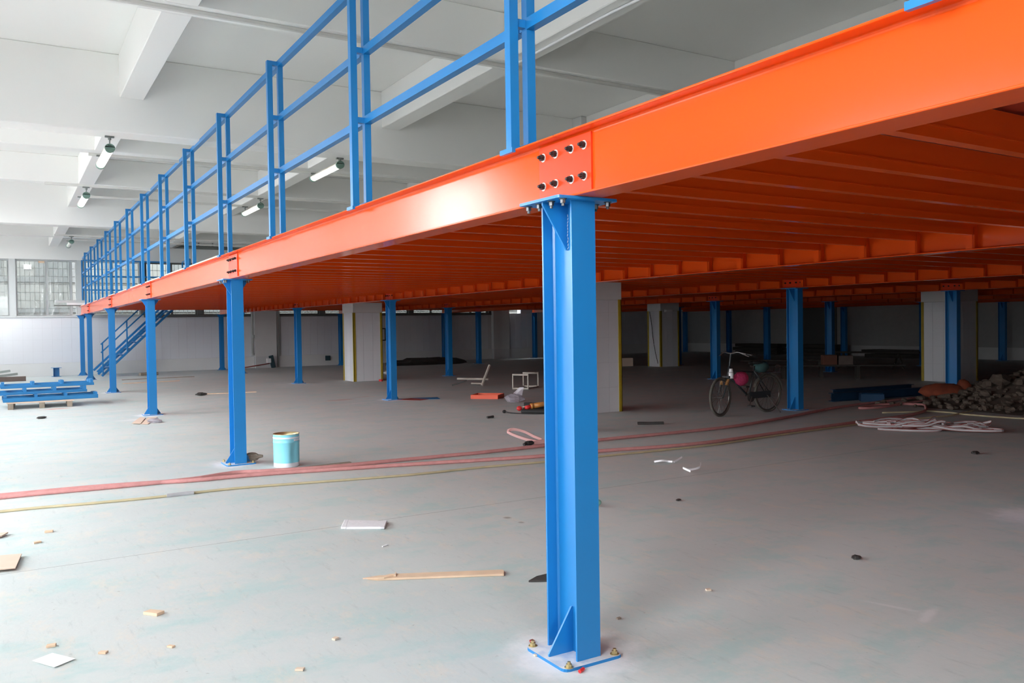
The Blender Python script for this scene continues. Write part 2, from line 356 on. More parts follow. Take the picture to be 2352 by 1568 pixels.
# far wall: lower wall, lintel beam, pilasters
wb = MB().box(XL, XR, YB, YB+0.3, 0, 2.10).box(XL, XR, YB-0.05, YB+0.3, 4.1, 5.1).box(XL, -4.1, YB, YB+0.3, 2.1, 4.1).box(18.6, XR, YB, YB+0.3, 2.1, 4.1)
wb.box(6.12, 6.95, YB-0.2, YB+0.3, 0, 5.1).box(17.0, 17.85, YB-0.2, YB+0.3, 0, 5.1)
wall_b = tag(obj('wall_back', wb, 'grout'), kind='structure')
obj('lintel_paint', MB().box(XL, XR, YB-0.06, YB-0.05, 4.1, 5.1), 'white_paint', wall_b)
for x in (6.12, 17.0): obj('pilaster_face', MB().box(x-0.005, x+0.835, YB-0.21, YB-0.2, 0.46, 4.1).box(x-0.01, x, YB-0.21, YB, 0.46, 4.1), 'plaster', wall_b)
bb = tag(obj('baseboard_back', MB().box(XL, 6.1, YB-0.035, YB, 0, 0.455).box(6.97, 16.98, YB-0.035, YB, 0, 0.455).box(17.87, XR, YB-0.035, YB, 0, 0.455), 'plaster', bevel=0.004), kind='structure')
# glazed wall tiles 0.30 x 0.41, joints left open
tw, th = 0.30, 0.41
def tile_mb(w, h): return MB().box(0.002, w-0.002, -0.008, 0, 0.002, h-0.002)
tme = tile_mb(tw, th).mesh('tile', M['tile'])
tb = MB(); cnt = 0
x = -4.2
while x < XR-tw:
    if not (x+tw > 6.1 and x < 6.97) and not (x+tw > 16.98 and x < 17.87):
        for k in range(4):
            z = 0.46+k*th
            if -2.75 < x < 20.0 and cnt < 300:
                o = link(bpy.data.objects.new('tile', tme), wall_b); o.location = (x, YB, z); cnt += 1
            else: tb.box(x+0.002, x+tw-0.002, YB-0.008, YB, z+0.002, z+th-0.002)
    x += tw
tag(obj('tile_field', tb, 'tile', wall_b), kind='stuff')
# right wall: skirting and a dark shutter opening
tag(obj('baseboard_right', MB().box(XR-0.03, XR, YF, YB, 0, 0.45), 'plaster'), kind='structure')
sh = tag(obj('door_1', MB().box(XR-0.06, XR, 20.9, 22.7, 0.46, 2.35), 'dark_frame'), kind='structure')
for k in range(9): obj('slat', MB().box(XR-0.075, XR-0.06, 20.95, 22.65, 0.5+k*0.2, 0.68+k*0.2), 'dark_frame', sh)

# far windows
def window(i, x0, x1, frame, mull, gap=None):
    w = empty('window_%d' % i, (0, YB+0.12, 2.1), kind='structure')
    t = 0.06; f = MB().box(x0, x1, -0.05, 0.05, 0, t).box(x0, x1, -0.05, 0.05, 2-t, 2).box(x0, x0+t, -0.05, 0.05, t, 2-t).box(x1-t, x1, -0.05, 0.05, t, 2-t)
    obj('window_frame', f, frame, w, bevel=0.005)
    xs = [x0+t] + mull + [x1-t]
    for a in mull: obj('mullion', MB().box(a-0.04, a+0.04, -0.06, 0.04, t, 2-t), frame, w, bevel=0.005)
    for a, b in zip(xs[:-1], xs[1:]):
        if gap and a >= gap: continue
        obj('pane', MB().box(a, b, -0.003, 0.003, t, 2-t), 'glass', w)
    g = MB(); n = int((x1-x0)/0.145)
    for k in range(1, n): g.box(x0+k*(x1-x0)/n-0.006, x0+k*(x1-x0)/n+0.006, 0.15, 0.162, 0, 2)
    for k in range(1, 7): g.box(x0, x1, 0.145, 0.155, k*0.285-0.008, k*0.285+0.008)
    tag(obj('window_grille', g, 'grille', w), kind='stuff')
window(1, -4.1, -2.16, 'alu', [-3.1]); window(2, -1.98, -0.07, 'alu', [-1.03, -0.28], gap=-0.5)
window(3, 0.10, 2.0, 'alu', [1.05]); window(4, 2.18, 4.0, 'dark_frame', [3.1]); window(5, 4.2, 6.1, 'dark_frame', [5.1])
xx = 6.97
for i in range(5): window(6+i, xx+0.05, xx+1.85, 'dark_frame', [xx+0.95]); xx += 2.005
tr = MB()
for a, b in [(-2.16, -1.98), (-0.07, 0.10), (2.0, 2.18), (4.0, 4.2)] + [(6.97+2.005*i+1.85, 6.97+2.005*(i+1)+0.05) for i in range(5)]: tr.box(a, b, YB-0.02, YB+0.25, 2.1, 4.1)
tag(obj('trim_1', tr, 'dark_frame'), kind='structure'); 
tag(obj('trim_2', MB().box(-2.17, -1.97, YB-0.04, YB-0.021, 2.1, 4.1).box(-0.08, 0.11, YB-0.04, YB-0.021, 2.1, 4.1), 'alu'), kind='structure')
tag(obj('trim_3', MB().box(-4.1, 2.1, YB-0.06, YB+0.05, 2.06, 2.12), 'alu', bevel=0.008), kind='structure')
tag(obj('trim_4', MB().box(2.1, 6.1, YB-0.06, YB+0.05, 2.04, 2.12).box(6.97, 16.98, YB-0.06, YB+0.05, 2.04, 2.12), 'dark_frame', bevel=0.008), kind='structure')

def film(x0, x1, label, seed):
    rnd = random.Random(seed); nx, nz = 26, 34; v = []
    folds = [(rnd.uniform(x0, x1), rnd.uniform(0.1, 1.9), rnd.uniform(-1.2, 1.2), rnd.uniform(0.02, 0.06), rnd.uniform(0.02, 0.05)) for _ in range(13)]
    for j in range(nz+1):
        for i in range(nx+1):
            X = x0+(x1-x0)*i/nx; Z = 1.92*j/nz+0.04; y = 0
            for fx, fz, a, wd, am in folds:
                d = (X-fx)*math.cos(a)+(Z-fz)*math.sin(a)*0.6; l = (Z-fz)*math.cos(a)-(X-fx)*math.sin(a)
                y += am*math.exp(-(d/wd)**2)*math.exp(-(l/0.5)**2)
            v.append((X, YB+0.045-min(y, 0.09)-0.008*rnd.random(), 2.1+Z))
    f = [(j*(nx+1)+i, j*(nx+1)+i+1, (j+1)*(nx+1)+i+1, (j+1)*(nx+1)+i) for j in range(nz) for i in range(nx)]
    return thing('plastic_sheet', MB().add(v, f), 'film', label, 'plastic sheet', smooth=True)
film(-3.1, -2.2, 'crinkled clear plastic sheet on the window cut by the left edge of frame', 3)
film(-1.93, -1.07, 'crinkled clear plastic sheet over left sash of the aluminium window', 5)
film(-0.99, -0.32, 'crinkled clear plastic sheet over right sash, beside the open window gap', 8)
thing('paper_scrap', MB().box(-1.27, -1.08, YB-0.01, YB+0.02, 3.98, 4.05), 'wood', 'small yellowish paper scrap stuck at the top of the window', 'scrap')

# outside: yard and opposite building
tag(obj('ground', MB().box(-60, 60, -60, 70, -0.6, -0.25), 'yard'), kind='structure')
ob = empty('opposite_building', (0, 36, 0), label='grey building seen through the far windows', cat='building')
obj('facade_wall', MB().box(-16, 45, 0, 1, -0.3, 12), 'facade', ob)
for k in range(5): obj('facade_band', MB().box(-16, 34, -0.06, 0, 1.1+k*1.25, 1.3+k*1.25), 'facade2', ob)
for k in range(14): obj('facade_window', MB().box(-9+k*2.6, -7.6+k*2.6, -0.05, 0.0, 3.8, 4.8), 'facade2', ob)
obj('bright_panel', MB().box(-1.62, -1.36, -0.08, 0.0, 4.12, 4.3), 'facade3', ob)

# tiled building pillars
def pillar(x, y, wx, wy, name_label, guards=True, tiles=True):
    p = empty('tiled_pillar', (x, y, 0), label=name_label, cat='pillar', group='tiled building pillars')
    obj('core', MB().box(0.012, wx-0.012, 0.012, wy-0.012, 0, 5.1), 'grout', p)
    obj('plaster_cap', MB().box(-0.015, wx+0.015, -0.015, wy+0.015, 1.97, 5.09), 'plaster', p, bevel=0.006)
    if tiles:
        n = max(2, round(wx/0.283)); w1 = wx/n; n2 = max(2, round(wy/0.283)); w2 = wy/n2; h = 1.96/4.5
        a = tile_mb(w1, h).mesh('tile', M['tile']); b = tile_mb(w2, h).mesh('tile', M['tile'])
        a5 = tile_mb(w1, h/2).mesh('tile', M['tile']); b5 = tile_mb(w2, h/2).mesh('tile', M['tile'])
        for k in range(5):
            for i in range(n):
                o = link(bpy.data.objects.new('tile', a if k < 4 else a5), p); o.location = (i*w1, 0.008, k*h)
            for i in range(n2):
                o = link(bpy.data.objects.new('tile', b if k < 4 else b5), p); o.location = (0.008, wy-i*w2, k*h); o.rotation_euler = (0, 0, R(-90))
                o = link(bpy.data.objects.new('tile', b if k < 4 else b5), p); o.location = (wx-0.008, i*w2, k*h); o.rotation_euler = (0, 0, R(90))
    if guards:
        t = 0.012; g = 0.055
        for cx, sx in ((0, 1), (wx, -1)):
            m = MB().box(min(cx-sx*t, cx+sx*g), max(cx-sx*t, cx+sx*g), -t, 0.004, 0, 2.0).box(min(cx-sx*t, cx-sx*0.0), max(cx-sx*t, cx), -t, g, 0, 2.0)
            obj('corner_guard', m, 'guard', p)
        obj('corner_guard', MB().box(-t, 0.0, wy-g, wy+t, 0, 2.0), 'guard', p)
    return p
pillar(6.2, 19.47, 0.86, 0.86, 'white tiled pillar with yellow corner guards, between two blue columns left of centre')
pillar(6.2, 8.37, 0.80, 0.86, 'white tiled pillar with yellow corner, just right of the nearest blue column')
pillar(17.45, 19.2, 0.85, 0.68, 'dim white tiled pillar with a hanging cable, behind the bicycle')
pillar(17.4, 8.5, 0.95, 0.86, 'dim white tiled pillar behind a blue column near the right edge')

# ================================================================== STEEL MEZZANINE
# columns --------------------------------------------------------
b2, d2 = 0.066, 0.122
shaft = MB().box(-b2, b2, -d2, -d2+0.011, 0.014, H-0.014).box(-b2, b2, d2-0.011, d2, 0.014, H-0.014).box(-0.004, 0.004, -d2+0.011, d2-0.011, 0.014, H-0.014)
for sx in (-1, 1):
    for sy in (-1, 1):                                   # weld beads web to flange
        shaft.prism([(0.004*sx, (d2-0.011)*sy), (0.012*sx, (d2-0.011)*sy), (0.004*sx, (d2-0.019)*sy)][::(1 if sx*sy < 0 else -1)], 0.014, H-0.014)
shaft_me = shaft.mesh('shaft', M['blue'])
def rplate(s, r=0.03, z0=0.0, z1=0.014):
    p = []
    for cx, cy, a0 in ((s-r, s-r, 0), (-s+r, s-r, 90), (-s+r, -s+r, 180), (s-r, -s+r, 270)):
        for k in range(4): p.append((cx+r*math.cos(R(a0+30*k)), cy+r*math.sin(R(a0+30*k))))
    return MB().prism(p, z0, z1)
base_me = rplate(0.166).mesh('base_plate', M['plate_dust'])
cap_me = rplate(0.166, 0.012, H-0.014, H-0.001).mesh('cap_plate', M['blue'])
def gus(sx, topp):
    z0, z1 = (0.014, 0.225) if not topp else (H-0.014, 1.895)
    return MB().add([(0.004*sx, -0.005, z0), (0.142*sx, -0.005, z0), (0.142*sx, -0.005, z0+(0.012 if not topp else -0.012)), (0.012*sx, -0.005, z1), (0.004*sx, -0.005, z1),
                     (0.004*sx, 0.005, z0), (0.142*sx, 0.005, z0), (0.142*sx, 0.005, z0+(0.012 if not topp else -0.012)), (0.012*sx, 0.005, z1), (0.004*sx, 0.005, z1)],
                    [(0, 1, 2, 3, 4), (9, 8, 7, 6, 5), (0, 5, 6, 1), (1, 6, 7, 2), (2, 7, 8, 3), (3, 8, 9, 4), (4, 9, 5, 0)])
gus_me = [gus(sx, t).mesh('gusset', M['blue']) for t in (0, 1) for sx in (-1, 1)]
def hexbolt(r, h, m, up=1, washer=True, stud=0.6, flip=False):
    k = MB(); s = up
    if washer: k.cyl((0, 0, 0), (0, 0, 0.003*s), r*1.45, 14)
    k.cyl((0, 0, 0.003*s), (0, 0, 0.003*s+h*s), r, 6); k.cyl((0, 0, (0.003+h)*s), (0, 0, (0.003+h+h*stud)*s), r*0.55, 10)
    return k.mesh('bolt', M[m])
anchor_me = hexbolt(0.0145, 0.013, 'brass', 1, True, 0.8)
nut_me = hexbolt(0.0125, 0.017, 'steel', -1, True, 0.7)
head_me = MB().cyl((0, 0, 0), (0, 0, 0.009), 0.013, 6).mesh('bolt_head', M['bolt'])
def column(x, y, label, bolts, group):
    c = empty('steel_column', (x, y, 0), label=label, cat='column', group=group)
    link(bpy.data.objects.new('shaft', shaft_me), c); link(bpy.data.objects.new('base_plate', base_me), c); link(bpy.data.objects.new('cap_plate', cap_me), c)
    for g in gus_me: link(bpy.data.objects.new('gusset', g), c)
    if bolts:
        for sx, sy in ((-1, 1), (-1, -1), (1, -1), (1, 1)):
            o = link(bpy.data.objects.new('anchor_bolt', anchor_me), c); o.location = (sx*0.132, sy*0.15 if sx < 0 else sy*0.142, 0.014)
        for sx in (-1, 1):
            for yy in (-0.142, -0.05, 0.05, 0.142):
                o = link(bpy.data.objects.new('cap_bolt', nut_me), c); o.location = (sx*0.125, yy, H-0.014); o.rotation_euler = (0, 0, random.uniform(0, 1))
    return c
front_lab = {1: 'nearest and largest blue steel column, full height right of centre', 2: 'second blue steel column of the front row, left of the light blue pail',
             3: 'third blue steel column of the front row, cardboard pieces at its foot', 4: 'fourth blue steel column of the front row, just left of the third',
             5: 'fifth blue steel column of the front row, in front of the stair foot', 6: 'last and smallest blue steel column of the front row, against the bright wall',
             0: 'blue steel column of the front row beside the camera, out of frame'}
spec_lab = {(1, 3): 'blue steel column left of the big yellow-cornered pillar, white highlight down its edge', (1, 2): 'blue steel column just right of the big yellow-cornered pillar',
            (1, 6): 'thin blue steel column against the tiled wall, left of the second front column', (2, 6): 'thin blue steel column against the far wall, left of the tiled pillar',
            (2, 3): 'dim blue steel column behind the broken chair frame', (2, 1): 'blue steel column right of the bicycle', (3, 2): 'dim blue steel column behind the bicycle handlebar',
            (3, 1): 'dim blue steel column in front of the right-hand tiled pillar, by the rubble'}
for r in range(7):
    for k, y in enumerate(YK):
        lab = front_lab[k] if r == 0 else spec_lab.get((r, k), 'blue steel column deep under the deck, %s row from the front, %s from the far wall' % (ORD[r], ORD[6-k]))
        near = math.hypot(r*D+2.25, y+3.2)
        if r > 0 and k == 0: continue
        column(r*D, y, lab, near < 13.5, 'blue mezzanine columns')
wbz = MB()
for q in range(11): wbz.cyl((-0.006-0.004*random.random(), -0.012, 2.06-0.015*q), (-0.008-0.006*random.random(), -0.011-0.004*random.random(), 2.06-0.015*q-0.011), 0.0016, 5)
tag(obj('weld_bead', wbz, 'zinc', [o for o in COL.objects if o.get('label') == front_lab[1]][0]), kind='stuff')
# beams ----------------------------------------------------------
fwid, bh, tf = 0.078, 0.301, 0.010
def beam_mb(L):
    k = MB().box(-fwid, fwid, 0, L, H, H+tf).box(-fwid, fwid, 0, L, H+bh-tf, H+bh).box(-0.004, 0.004, 0, L, H+tf, H+bh-tf)
    for sx in (-1, 1):
        for z, sz in ((H+tf, 1), (H+bh-tf, -1)):
            r = 0.016; a = [(sx*(0.004+r-r*math.sin(R(t))), z+sz*(r-r*math.cos(R(t)))) for t in (0, 30, 60, 90)] + [(sx*0.004, z)]
            n = len(a); v = [(p[0], 0, p[1]) for p in a]+[(p[0], L, p[1]) for p in a]
            q = [(i, (i+1) % n, n+(i+1) % n, n+i) for i in range(n)]
            if sx*sz < 0: q = [t[::-1] for t in q]
            k.add(v, q)
    return k
beam_me = {}
def web_bolt(): 
    k = MB().cyl((0, 0, 0), (-0.003, 0, 0), 0.0205, 16); return k.mesh('washer', M['zinc'])
wash_me = web_bolt()
nutw_me = MB().cyl((-0.003, 0, 0), (-0.020, 0, 0), 0.0155, 6).cyl((-0.020, 0, 0), (-0.034, 0, 0), 0.010, 10, 0.007).mesh('web_bolt', M['bolt'])
splice_me = MB().box(-0.014, -0.0045, -0.205, 0.215, H+0.018, H+bh-0.018).mesh('splice_plate', M['orange_red'])
rown = ['front edge', 'second row', 'third row', 'fourth row', 'fifth row', 'sixth row', 'last row']
spanf = ['running from the nearest column off the right edge', 'between the nearest column and the second column', 'between the second and third front columns',
         'between the third and fourth front columns', 'between the fourth and fifth front columns', 'short end span at the far wall']
for r in range(7):
    for k in range(6):
        y0, y1 = YK[k], YK[k+1]
        a, b = y0+0.002+(-0.15 if k == 5 and False else 0), y1-0.002
        if k == 0: a -= 0.1
        if k == 5: b += 0.17
        L = round(b-a, 3)
        if L not in beam_me: beam_me[L] = beam_mb(L).mesh('web_and_flanges', M['orange'])
        lab = 'orange steel beam along the front edge, '+spanf[k] if r == 0 else 'orange steel beam carrying joist ends under the deck, %s from the front, %s span from the far wall' % (rown[r], ORD[5-k])
        bm_ = empty('main_beam', (r*D, a, 0), label=lab, cat='beam', group='orange main beams')
        wf = link(bpy.data.objects.new('web_and_flanges', beam_me[L]), bm_)
        if r < 2 and k < 4:
            bv = wf.modifiers.new('bevel', 'BEVEL'); bv.width = 0.004; bv.segments = 2; bv.limit_method = 'ANGLE'; bv.angle_limit = R(60)
        if k < 5 and r < 4:                                # splice plate at this beam's far end
            sp = link(bpy.data.objects.new('splice_plate', splice_me), bm_); sp.location = (0, b-a+0.002, 0)
            near = math.hypot(r*D+2.25, y1+3.2)
            if near < 30:
                for yy in (0.177, 0.072, -0.055, -0.155):
                    for z in (H+0.093, H+0.232):
                        if near < 13:
                            o = link(bpy.data.objects.new('washer', wash_me), sp); o.location = (-0.014, yy, z)
                        o = link(bpy.data.objects.new('web_bolt', nutw_me), sp); o.location = (-0.014, yy, z); o.rotation_euler = (random.uniform(0, 1), 0, 0)
            if near < 13:
                for sx in (-0.058, 0.058):
                    for yy in (-0.142, -0.05, 0.05, 0.142):
                        pass
HOLES = [(6.17, 7.10, 19.43, 20.36), (6.17, 7.03, 8.33, 9.26), (17.41, 18.33, 19.16, 19.92), (17.36, 18.39, 8.46, 9.39), (-0.5, 3.3, 28.0, 29.75)]
# joists ---------------------------------------------------------
JL = D-0.03
def joist_mb(a=0.015, b=0.015+JL):
    z0, z1, t, w, lip = H+0.126, H+0.285, 0.004, 0.055, 0.018
    k = MB().box(a, b, 0, t, z0, z1).box(a, b, t, w, z0, z0+t).box(a, b, t, w, z1-t, z1)
    k.box(a, b, w-t, w, z0+t, z0+lip).box(a, b, w-t, w, z1-lip, z1-t)
    k.box(a, b, -0.005, 0, z0+0.045, z0+0.052)          # pressed rib
    return k
joist_me = joist_mb().mesh('channel', M['orange'])
cleat_me = [MB().box(x, x+0.006, -0.004, 0.052, H+0.0105, H+0.125).box(x0_, x0_+0.045, -0.010, -0.0055, H+0.0105, H+0.19).mesh('end_cleat', M['orange']) for x, x0_ in ((0.085, 0.02), (D-0.091, D-0.065))]
ends = MB(); joists = []
JY = []
for k in range(6):
    y0, y1 = YK[k], YK[k+1]; n = 13 if k < 5 else 6; st = (y1-y0)/n
    JY += [y0+st*(j+0.5) for j in range(n)]
for r in range(6):
    for y in JY:
        if r == 0 and 27.9 < y < 29.75: continue
        sp_x = next(((hx0-0.01-r*D, hx1+0.01-r*D) for hx0, hx1, ha, hb in HOLES if ha-0.06 < y < hb+0.01 and r*D < hx0 and hx1 < (r+1)*D+0.1), None)
        joists.append((math.hypot(r*D+D*0.6+2.25, y+3.2), r, y, sp_x))
joists.sort(); rest = MB(); jm = joist_mb()
bayn = ['between the front edge beam and the second row', 'between the second and third beam rows', 'between the third and fourth beam rows',
        'between the fourth and fifth beam rows', 'between the fifth and sixth beam rows', 'in the bay by the right wall']
linen = ['line right of view', 'nearest column line', 'second column line', 'third column line', 'fourth column line', 'fifth column line']
bays = ['front bay', 'second bay', 'third bay', 'fourth bay', 'fifth bay', 'sixth bay']
ORD2 = ORD+['eleventh', 'twelfth', 'thirteenth']
for i, (dd, r, y, cut) in enumerate(joists):
    if i < 300:
        k = max(q for q in range(6) if YK[q] < y); n_ = sum(1 for q in JY if YK[k] < q < y)
        j = empty('floor_joist', (r*D, y, 0), label='orange channel joist under the deck, %s, %s past the %s' % (bays[r], ORD2[n_], linen[k]), cat='joist', group='orange floor joists')
        if cut is None: link(bpy.data.objects.new('channel', joist_me), j)
        else:
            obj('channel', joist_mb(0.015, cut[0]), 'orange', j)
            if cut[1] < D-0.05: obj('channel', joist_mb(cut[1], D-0.015), 'orange', j)
        for c in cleat_me: link(bpy.data.objects.new('end_cleat', c), j)
    elif cut is None: rest.add([(v[0]+r*D, v[1]+y, v[2]) for v in jm.v], jm.f)
tag(obj('distant_joists', rest, 'orange'), 'rows of far orange channel joists deep under the deck', 'joists', kind='stuff')
# deck -----------------------------------------------------------
dk = empty('mezzanine_deck', (0, 0, H+bh), label='red-brown decking laid over the orange joists', cat='deck')
def panels(x0, x1, a, b):
    for hx0, hx1, ha, hb in HOLES:
        if hx0 < x1 and hx1 > x0 and ha < b and hb > a:
            if ha > a: panels(x0, x1, a, ha)
            if hb < b: panels(x0, x1, hb, b)
            a2, b2_ = max(a, ha), min(b, hb)
            if hx0 > x0: panels(x0, hx0, a2, b2_)
            if hx1 < x1: panels(hx1, x1, a2, b2_)
            return
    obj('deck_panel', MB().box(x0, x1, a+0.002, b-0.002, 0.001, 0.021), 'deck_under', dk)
for r in range(6):
    for k in range(6):
        panels(r*D+0.003 if r else 0.0, (r+1)*D-0.003, YK[k]-(0.1 if k == 0 else 0), YK[k+1]+(0.15 if k == 5 else 0))
ts = MB()
for x0, x1, a, b in ((0.075, 6*D, -S-0.1, 8.3), (0.075, 6.15, 8.3, 9.3), (7.1, 17.3, 8.3, 9.3), (18.4, 6*D, 8.3, 9.3), (0.075, 6*D, 9.3, 19.1), (0.075, 6.15, 19.1, 20.4), (7.12, 17.39, 19.1, 20.4), (18.35, 6*D, 19.1, 20.4), (0.075, 6*D, 20.4, 27.98), (3.35, 6*D, 27.98, Y6+0.1)):
    ts.box(x0, x1, a, b, 0.0215, 0.03)
obj('bounce_top_sheet', ts, 'bounce_pale', dk)  # unseen pale layer added to bounce neutral light onto the ceiling
obj('edge_strip', MB().box(-0.029, -0.003, S+0.6, Y6+0.15, 0.001, 0.034), 'ply', dk)
# railing --------------------------------------------------------
ZT = H+bh
PL = 2.222
def tubebox(k, x0, x1, y0, y1, z0, z1): return k.box(x0, x1, y0, y1, z0, z1)
near_post = MB().box(-0.080, -0.031, -0.025, 0.025, ZT+0.006, 4.105).mesh('outer_post', M['blue'])
RZ = (3.038, 3.545, 4.060)
ip = MB(); zz_ = [ZT+0.036, RZ[0], RZ[0]+0.057, RZ[1], RZ[1]+0.057, RZ[2]]
for q in range(3): ip.box(0.0215, 0.0695, -0.024, 0.024, zz_[2*q], zz_[2*q+1])
inner_post = ip.mesh('inner_post', M['blue'])
rail_me = [MB().box(0.020, 0.071, 0.052, PL+0.045, z, z+0.057).mesh('rail', M['blue']) for z in RZ]
stub_me = [MB().box(-0.030, 0.019, -0.018, 0.018, z+0.006, z+0.046).mesh('joint_stub', M['blue']) for z in RZ]
clip_me = MB().box(-0.098, -0.025, -0.06, 0.06, ZT, ZT+0.006).box(-0.098, -0.0785, -0.06, 0.06, ZT-0.018, ZT).mesh('base_clip', M['blue'])
foot_me = MB().box(0.0, 0.10, -0.05, 0.05, ZT+0.031, ZT+0.036).mesh('foot_plate', M['blue'])
for k in range(-3, 13):
    y0 = 0.39+PL*k
    nth = ['nearest in view', 'second', 'third', 'fourth', 'fifth', 'sixth', 'seventh', 'eighth', 'ninth', 'tenth', 'eleventh', 'twelfth', 'thirteenth', 'fourteenth', 'fifteenth'][max(0, min(14, k))]
    lab = 'blue guard railing on the front edge, %s counting back from nearest column' % nth if k >= 0 else \
          {-1: 'blue guard railing above right part of the front beam, cut by top edge', -2: 'blue guard railing panel at the top right corner of frame', -3: 'blue guard railing panel behind the camera'}[k]
    p = empty('guard_railing', (0, y0, 0), label=lab, cat='railing', group='blue guard railing panels')
    for n_, me in [('post', near_post), ('post', inner_post)] + [('rail', q) for q in rail_me] + [('joint_stub', q) for q in stub_me] + [('base_clip', clip_me), ('foot_plate', foot_me)]:
        link(bpy.data.objects.new(n_, me), p)
# end railing round the stair opening
def small_rail(x0, y0, x1, y1, label, posts=3):
    v = Vector((x1-x0, y1-y0, 0)); L = v.length; p = empty('guard_railing', (x0, y0, ZT+0.02), math.atan2(v.y, v.x), label, 'railing', 'stair opening railings')
    for k in range(posts): obj('post', MB().box(L*k/(posts-1)-0.025, L*k/(posts-1)+0.025, -0.025, 0.025, 0, 1.63), 'blue', p)
    for z in (0.55, 1.04, 1.6): obj('rail', MB().box(0.03, L-0.03, -0.02, 0.02, z, z+0.05), 'blue', p)
small_rail(0.05, 29.86, 2.9, 29.86, 'blue railing along the far end of the deck, behind the stair opening', 4)
small_rail(3.36, 28.1, 3.36, 29.6, 'blue railing at the right end of the stair opening', 2)

# stairs ---------------------------------------------------------
st = empty('staircase', (0.42, 28.2, 0), label='blue open-tread steel staircase rising behind the front columns', cat='staircase')
run, rise, SW = 2.4, H+0.22, 1.4; ang = math.atan2(rise, run); Ls = math.hypot(run, rise)
mx = Matrix.Rotation(-ang, 4, 'Y')
for y in (0, SW): obj('stringer', MB().box(0.05, Ls, y-0.06, y+0.06, -0.04, 0.03, mx).box(0.05, Ls, y-0.06, y+0.06, 0.16, 0.23, mx), 'blue', st)
for k in range(1, 11):
    obj('tread', MB().box(run*k/11-0.11, run*k/11+0.11, -0.02, SW+0.02, rise*k/11+0.07, rise*k/11+0.10), 'blue', st)
for y in (-0.08,):
    for f in (0.02, 0.34, 0.66, 0.95): obj('post', MB().box(run*f, run*f+0.045, y-0.025, y+0.025, rise*f+0.02, rise*f+1.12), 'blue', st)
    for zz in (1.08, 0.80):
        obj('handrail', MB().box(0.03, Ls, y-0.022, y+0.022, -0.02, 0.025, Matrix.Translation((0, 0, zz)) @ mx), 'blue', st)

# aluminium tubes on the deck poking out over the end
for k, (z, hh, x0, x1, mt, lb) in enumerate([(2.4545, 0.03, -0.85, 2.2, 'dark_frame', 'dark thin bar sticking out from the deck end, lowest of three'),
                                          (2.485, 0.08, -0.45, 2.6, 'paper', 'white metal profile sticking out from the deck end, middle of three'),
                                          (2.566, 0.085, -0.82, 2.4, 'alu', 'thick grey metal profile sticking out from the deck end, uppermost of three')]):
    thing('metal_profile', MB().box(x0, x1, -0.04, 0.04, 0, hh), mt, lb, 'profile', (0.0, 29.83, z), group='metal profiles on the deck end', bevel=0.004)

# ================================================================== CEILING FITTINGS
def lamp(x, y, z, zr1, zr2, label, lit=True, L=1.32):
    p = empty('ceiling_lamp', (x, y, z), label=label, cat='lamp', group='hanging fluorescent lamps')
    n = 14; c = MB()
    for yy in (0.05, L-0.05): c.v += [(0.056*math.cos(math.pi*i/n+math.pi), yy, 0.052*math.sin(math.pi*i/n+math.pi)) for i in range(n+1)]
    c.f = [(i, i+1, n+1+i+1, n+1+i) for i in range(n)] + [tuple(range(n, -1, -1)), tuple(range(n+1, 2*n+2))]
    obj('diffuser', c, 'tube' if lit else 'tube_off', p)
    obj('housing', MB().box(-0.058, 0.058, 0, L, 0.0005, 0.02).box(-0.03, 0.03, 0, L, 0.0205, 0.038), 'lampgreen' if not lit else 'cream', p, bevel=0.004)
    for a, b in ((0, 0.05), (L-0.05, L)):
        e = MB(); pts = [(0.062*math.cos(2*math.pi*i/20), 0.058*math.sin(2*math.pi*i/20)-0.006) for i in range(20)]
        e.add([(q[0], a, q[1]) for q in pts]+[(q[0], b, q[1]) for q in pts], [tuple(range(20)), tuple(range(39, 19, -1))]+[(i, 20+i, 20+(i+1) % 20, (i+1) % 20) for i in range(20)])
        obj('end_cap', e, 'lampgreen', p)
    for yy, zr in ((0.03, zr1), (L-0.08, zr2)):
        obj('hanger_rod', MB().cyl((0, yy, 0.045), (0, yy, zr-z-0.03), 0.008, 8).box(-0.055, 0.055, yy-0.02, yy+0.02, zr-z-0.02, zr-z).cyl((0, yy, zr-z-0.05), (0, yy, zr-z-0.02), 0.02, 8), 'rod', p)
lamp(-1.05, 8.84, 3.945, 4.1, 4.07, 'lit fluorescent lamp hanging at upper left, nearest of the left row')
lamp(-1.02, 13.05, 3.925, 4.07, 4.07, 'lit fluorescent lamp below and left of the nearest left one')
lamp(-0.75, 21.6, 3.93, 4.07, 4.07, 'unlit fluorescent lamp farthest along the left row', lit=False)
lamp(2.08, 8.84, 4.0, 4.1, 4.07, 'lit fluorescent lamp seen behind the railing, nearer of the right pair')
lamp(1.98, 13.05, 3.93, 4.07, 4.07, 'lit fluorescent lamp seen behind the railing, farther of the right pair')
for y, x0, lb in ((10.17, -1.2, 'pale conduit rail crossing under the ceiling at the nearest left lamp'), (13.1, -1.65, 'pale conduit rail crossing under the ceiling at the second left lamp'),
                  (14.4, -0.98, 'pale conduit rail behind the second left lamp'), (21.65, -1.15, 'pale conduit rail at the unlit lamp'), (22.9, -0.8, 'pale conduit rail just beyond the unlit lamp')):
    thing('conduit_rail', MB().box(x0, 9.5, -0.02, 0.02, 0, 0.04), 'conduit', lb, 'conduit', (0, y, 4.07), group='suspended conduit rails')
thing('conduit_rail', MB().box(-4, 9.5, -0.018, 0.018, 0, 0.035).box(-4, 9.5, 0.03, 0.05, 0.01, 0.03), 'conduit', 'pale conduit run along the rib soffit at the top of the picture', 'conduit', (0, 5.06, 4.512), group='suspended conduit rails')
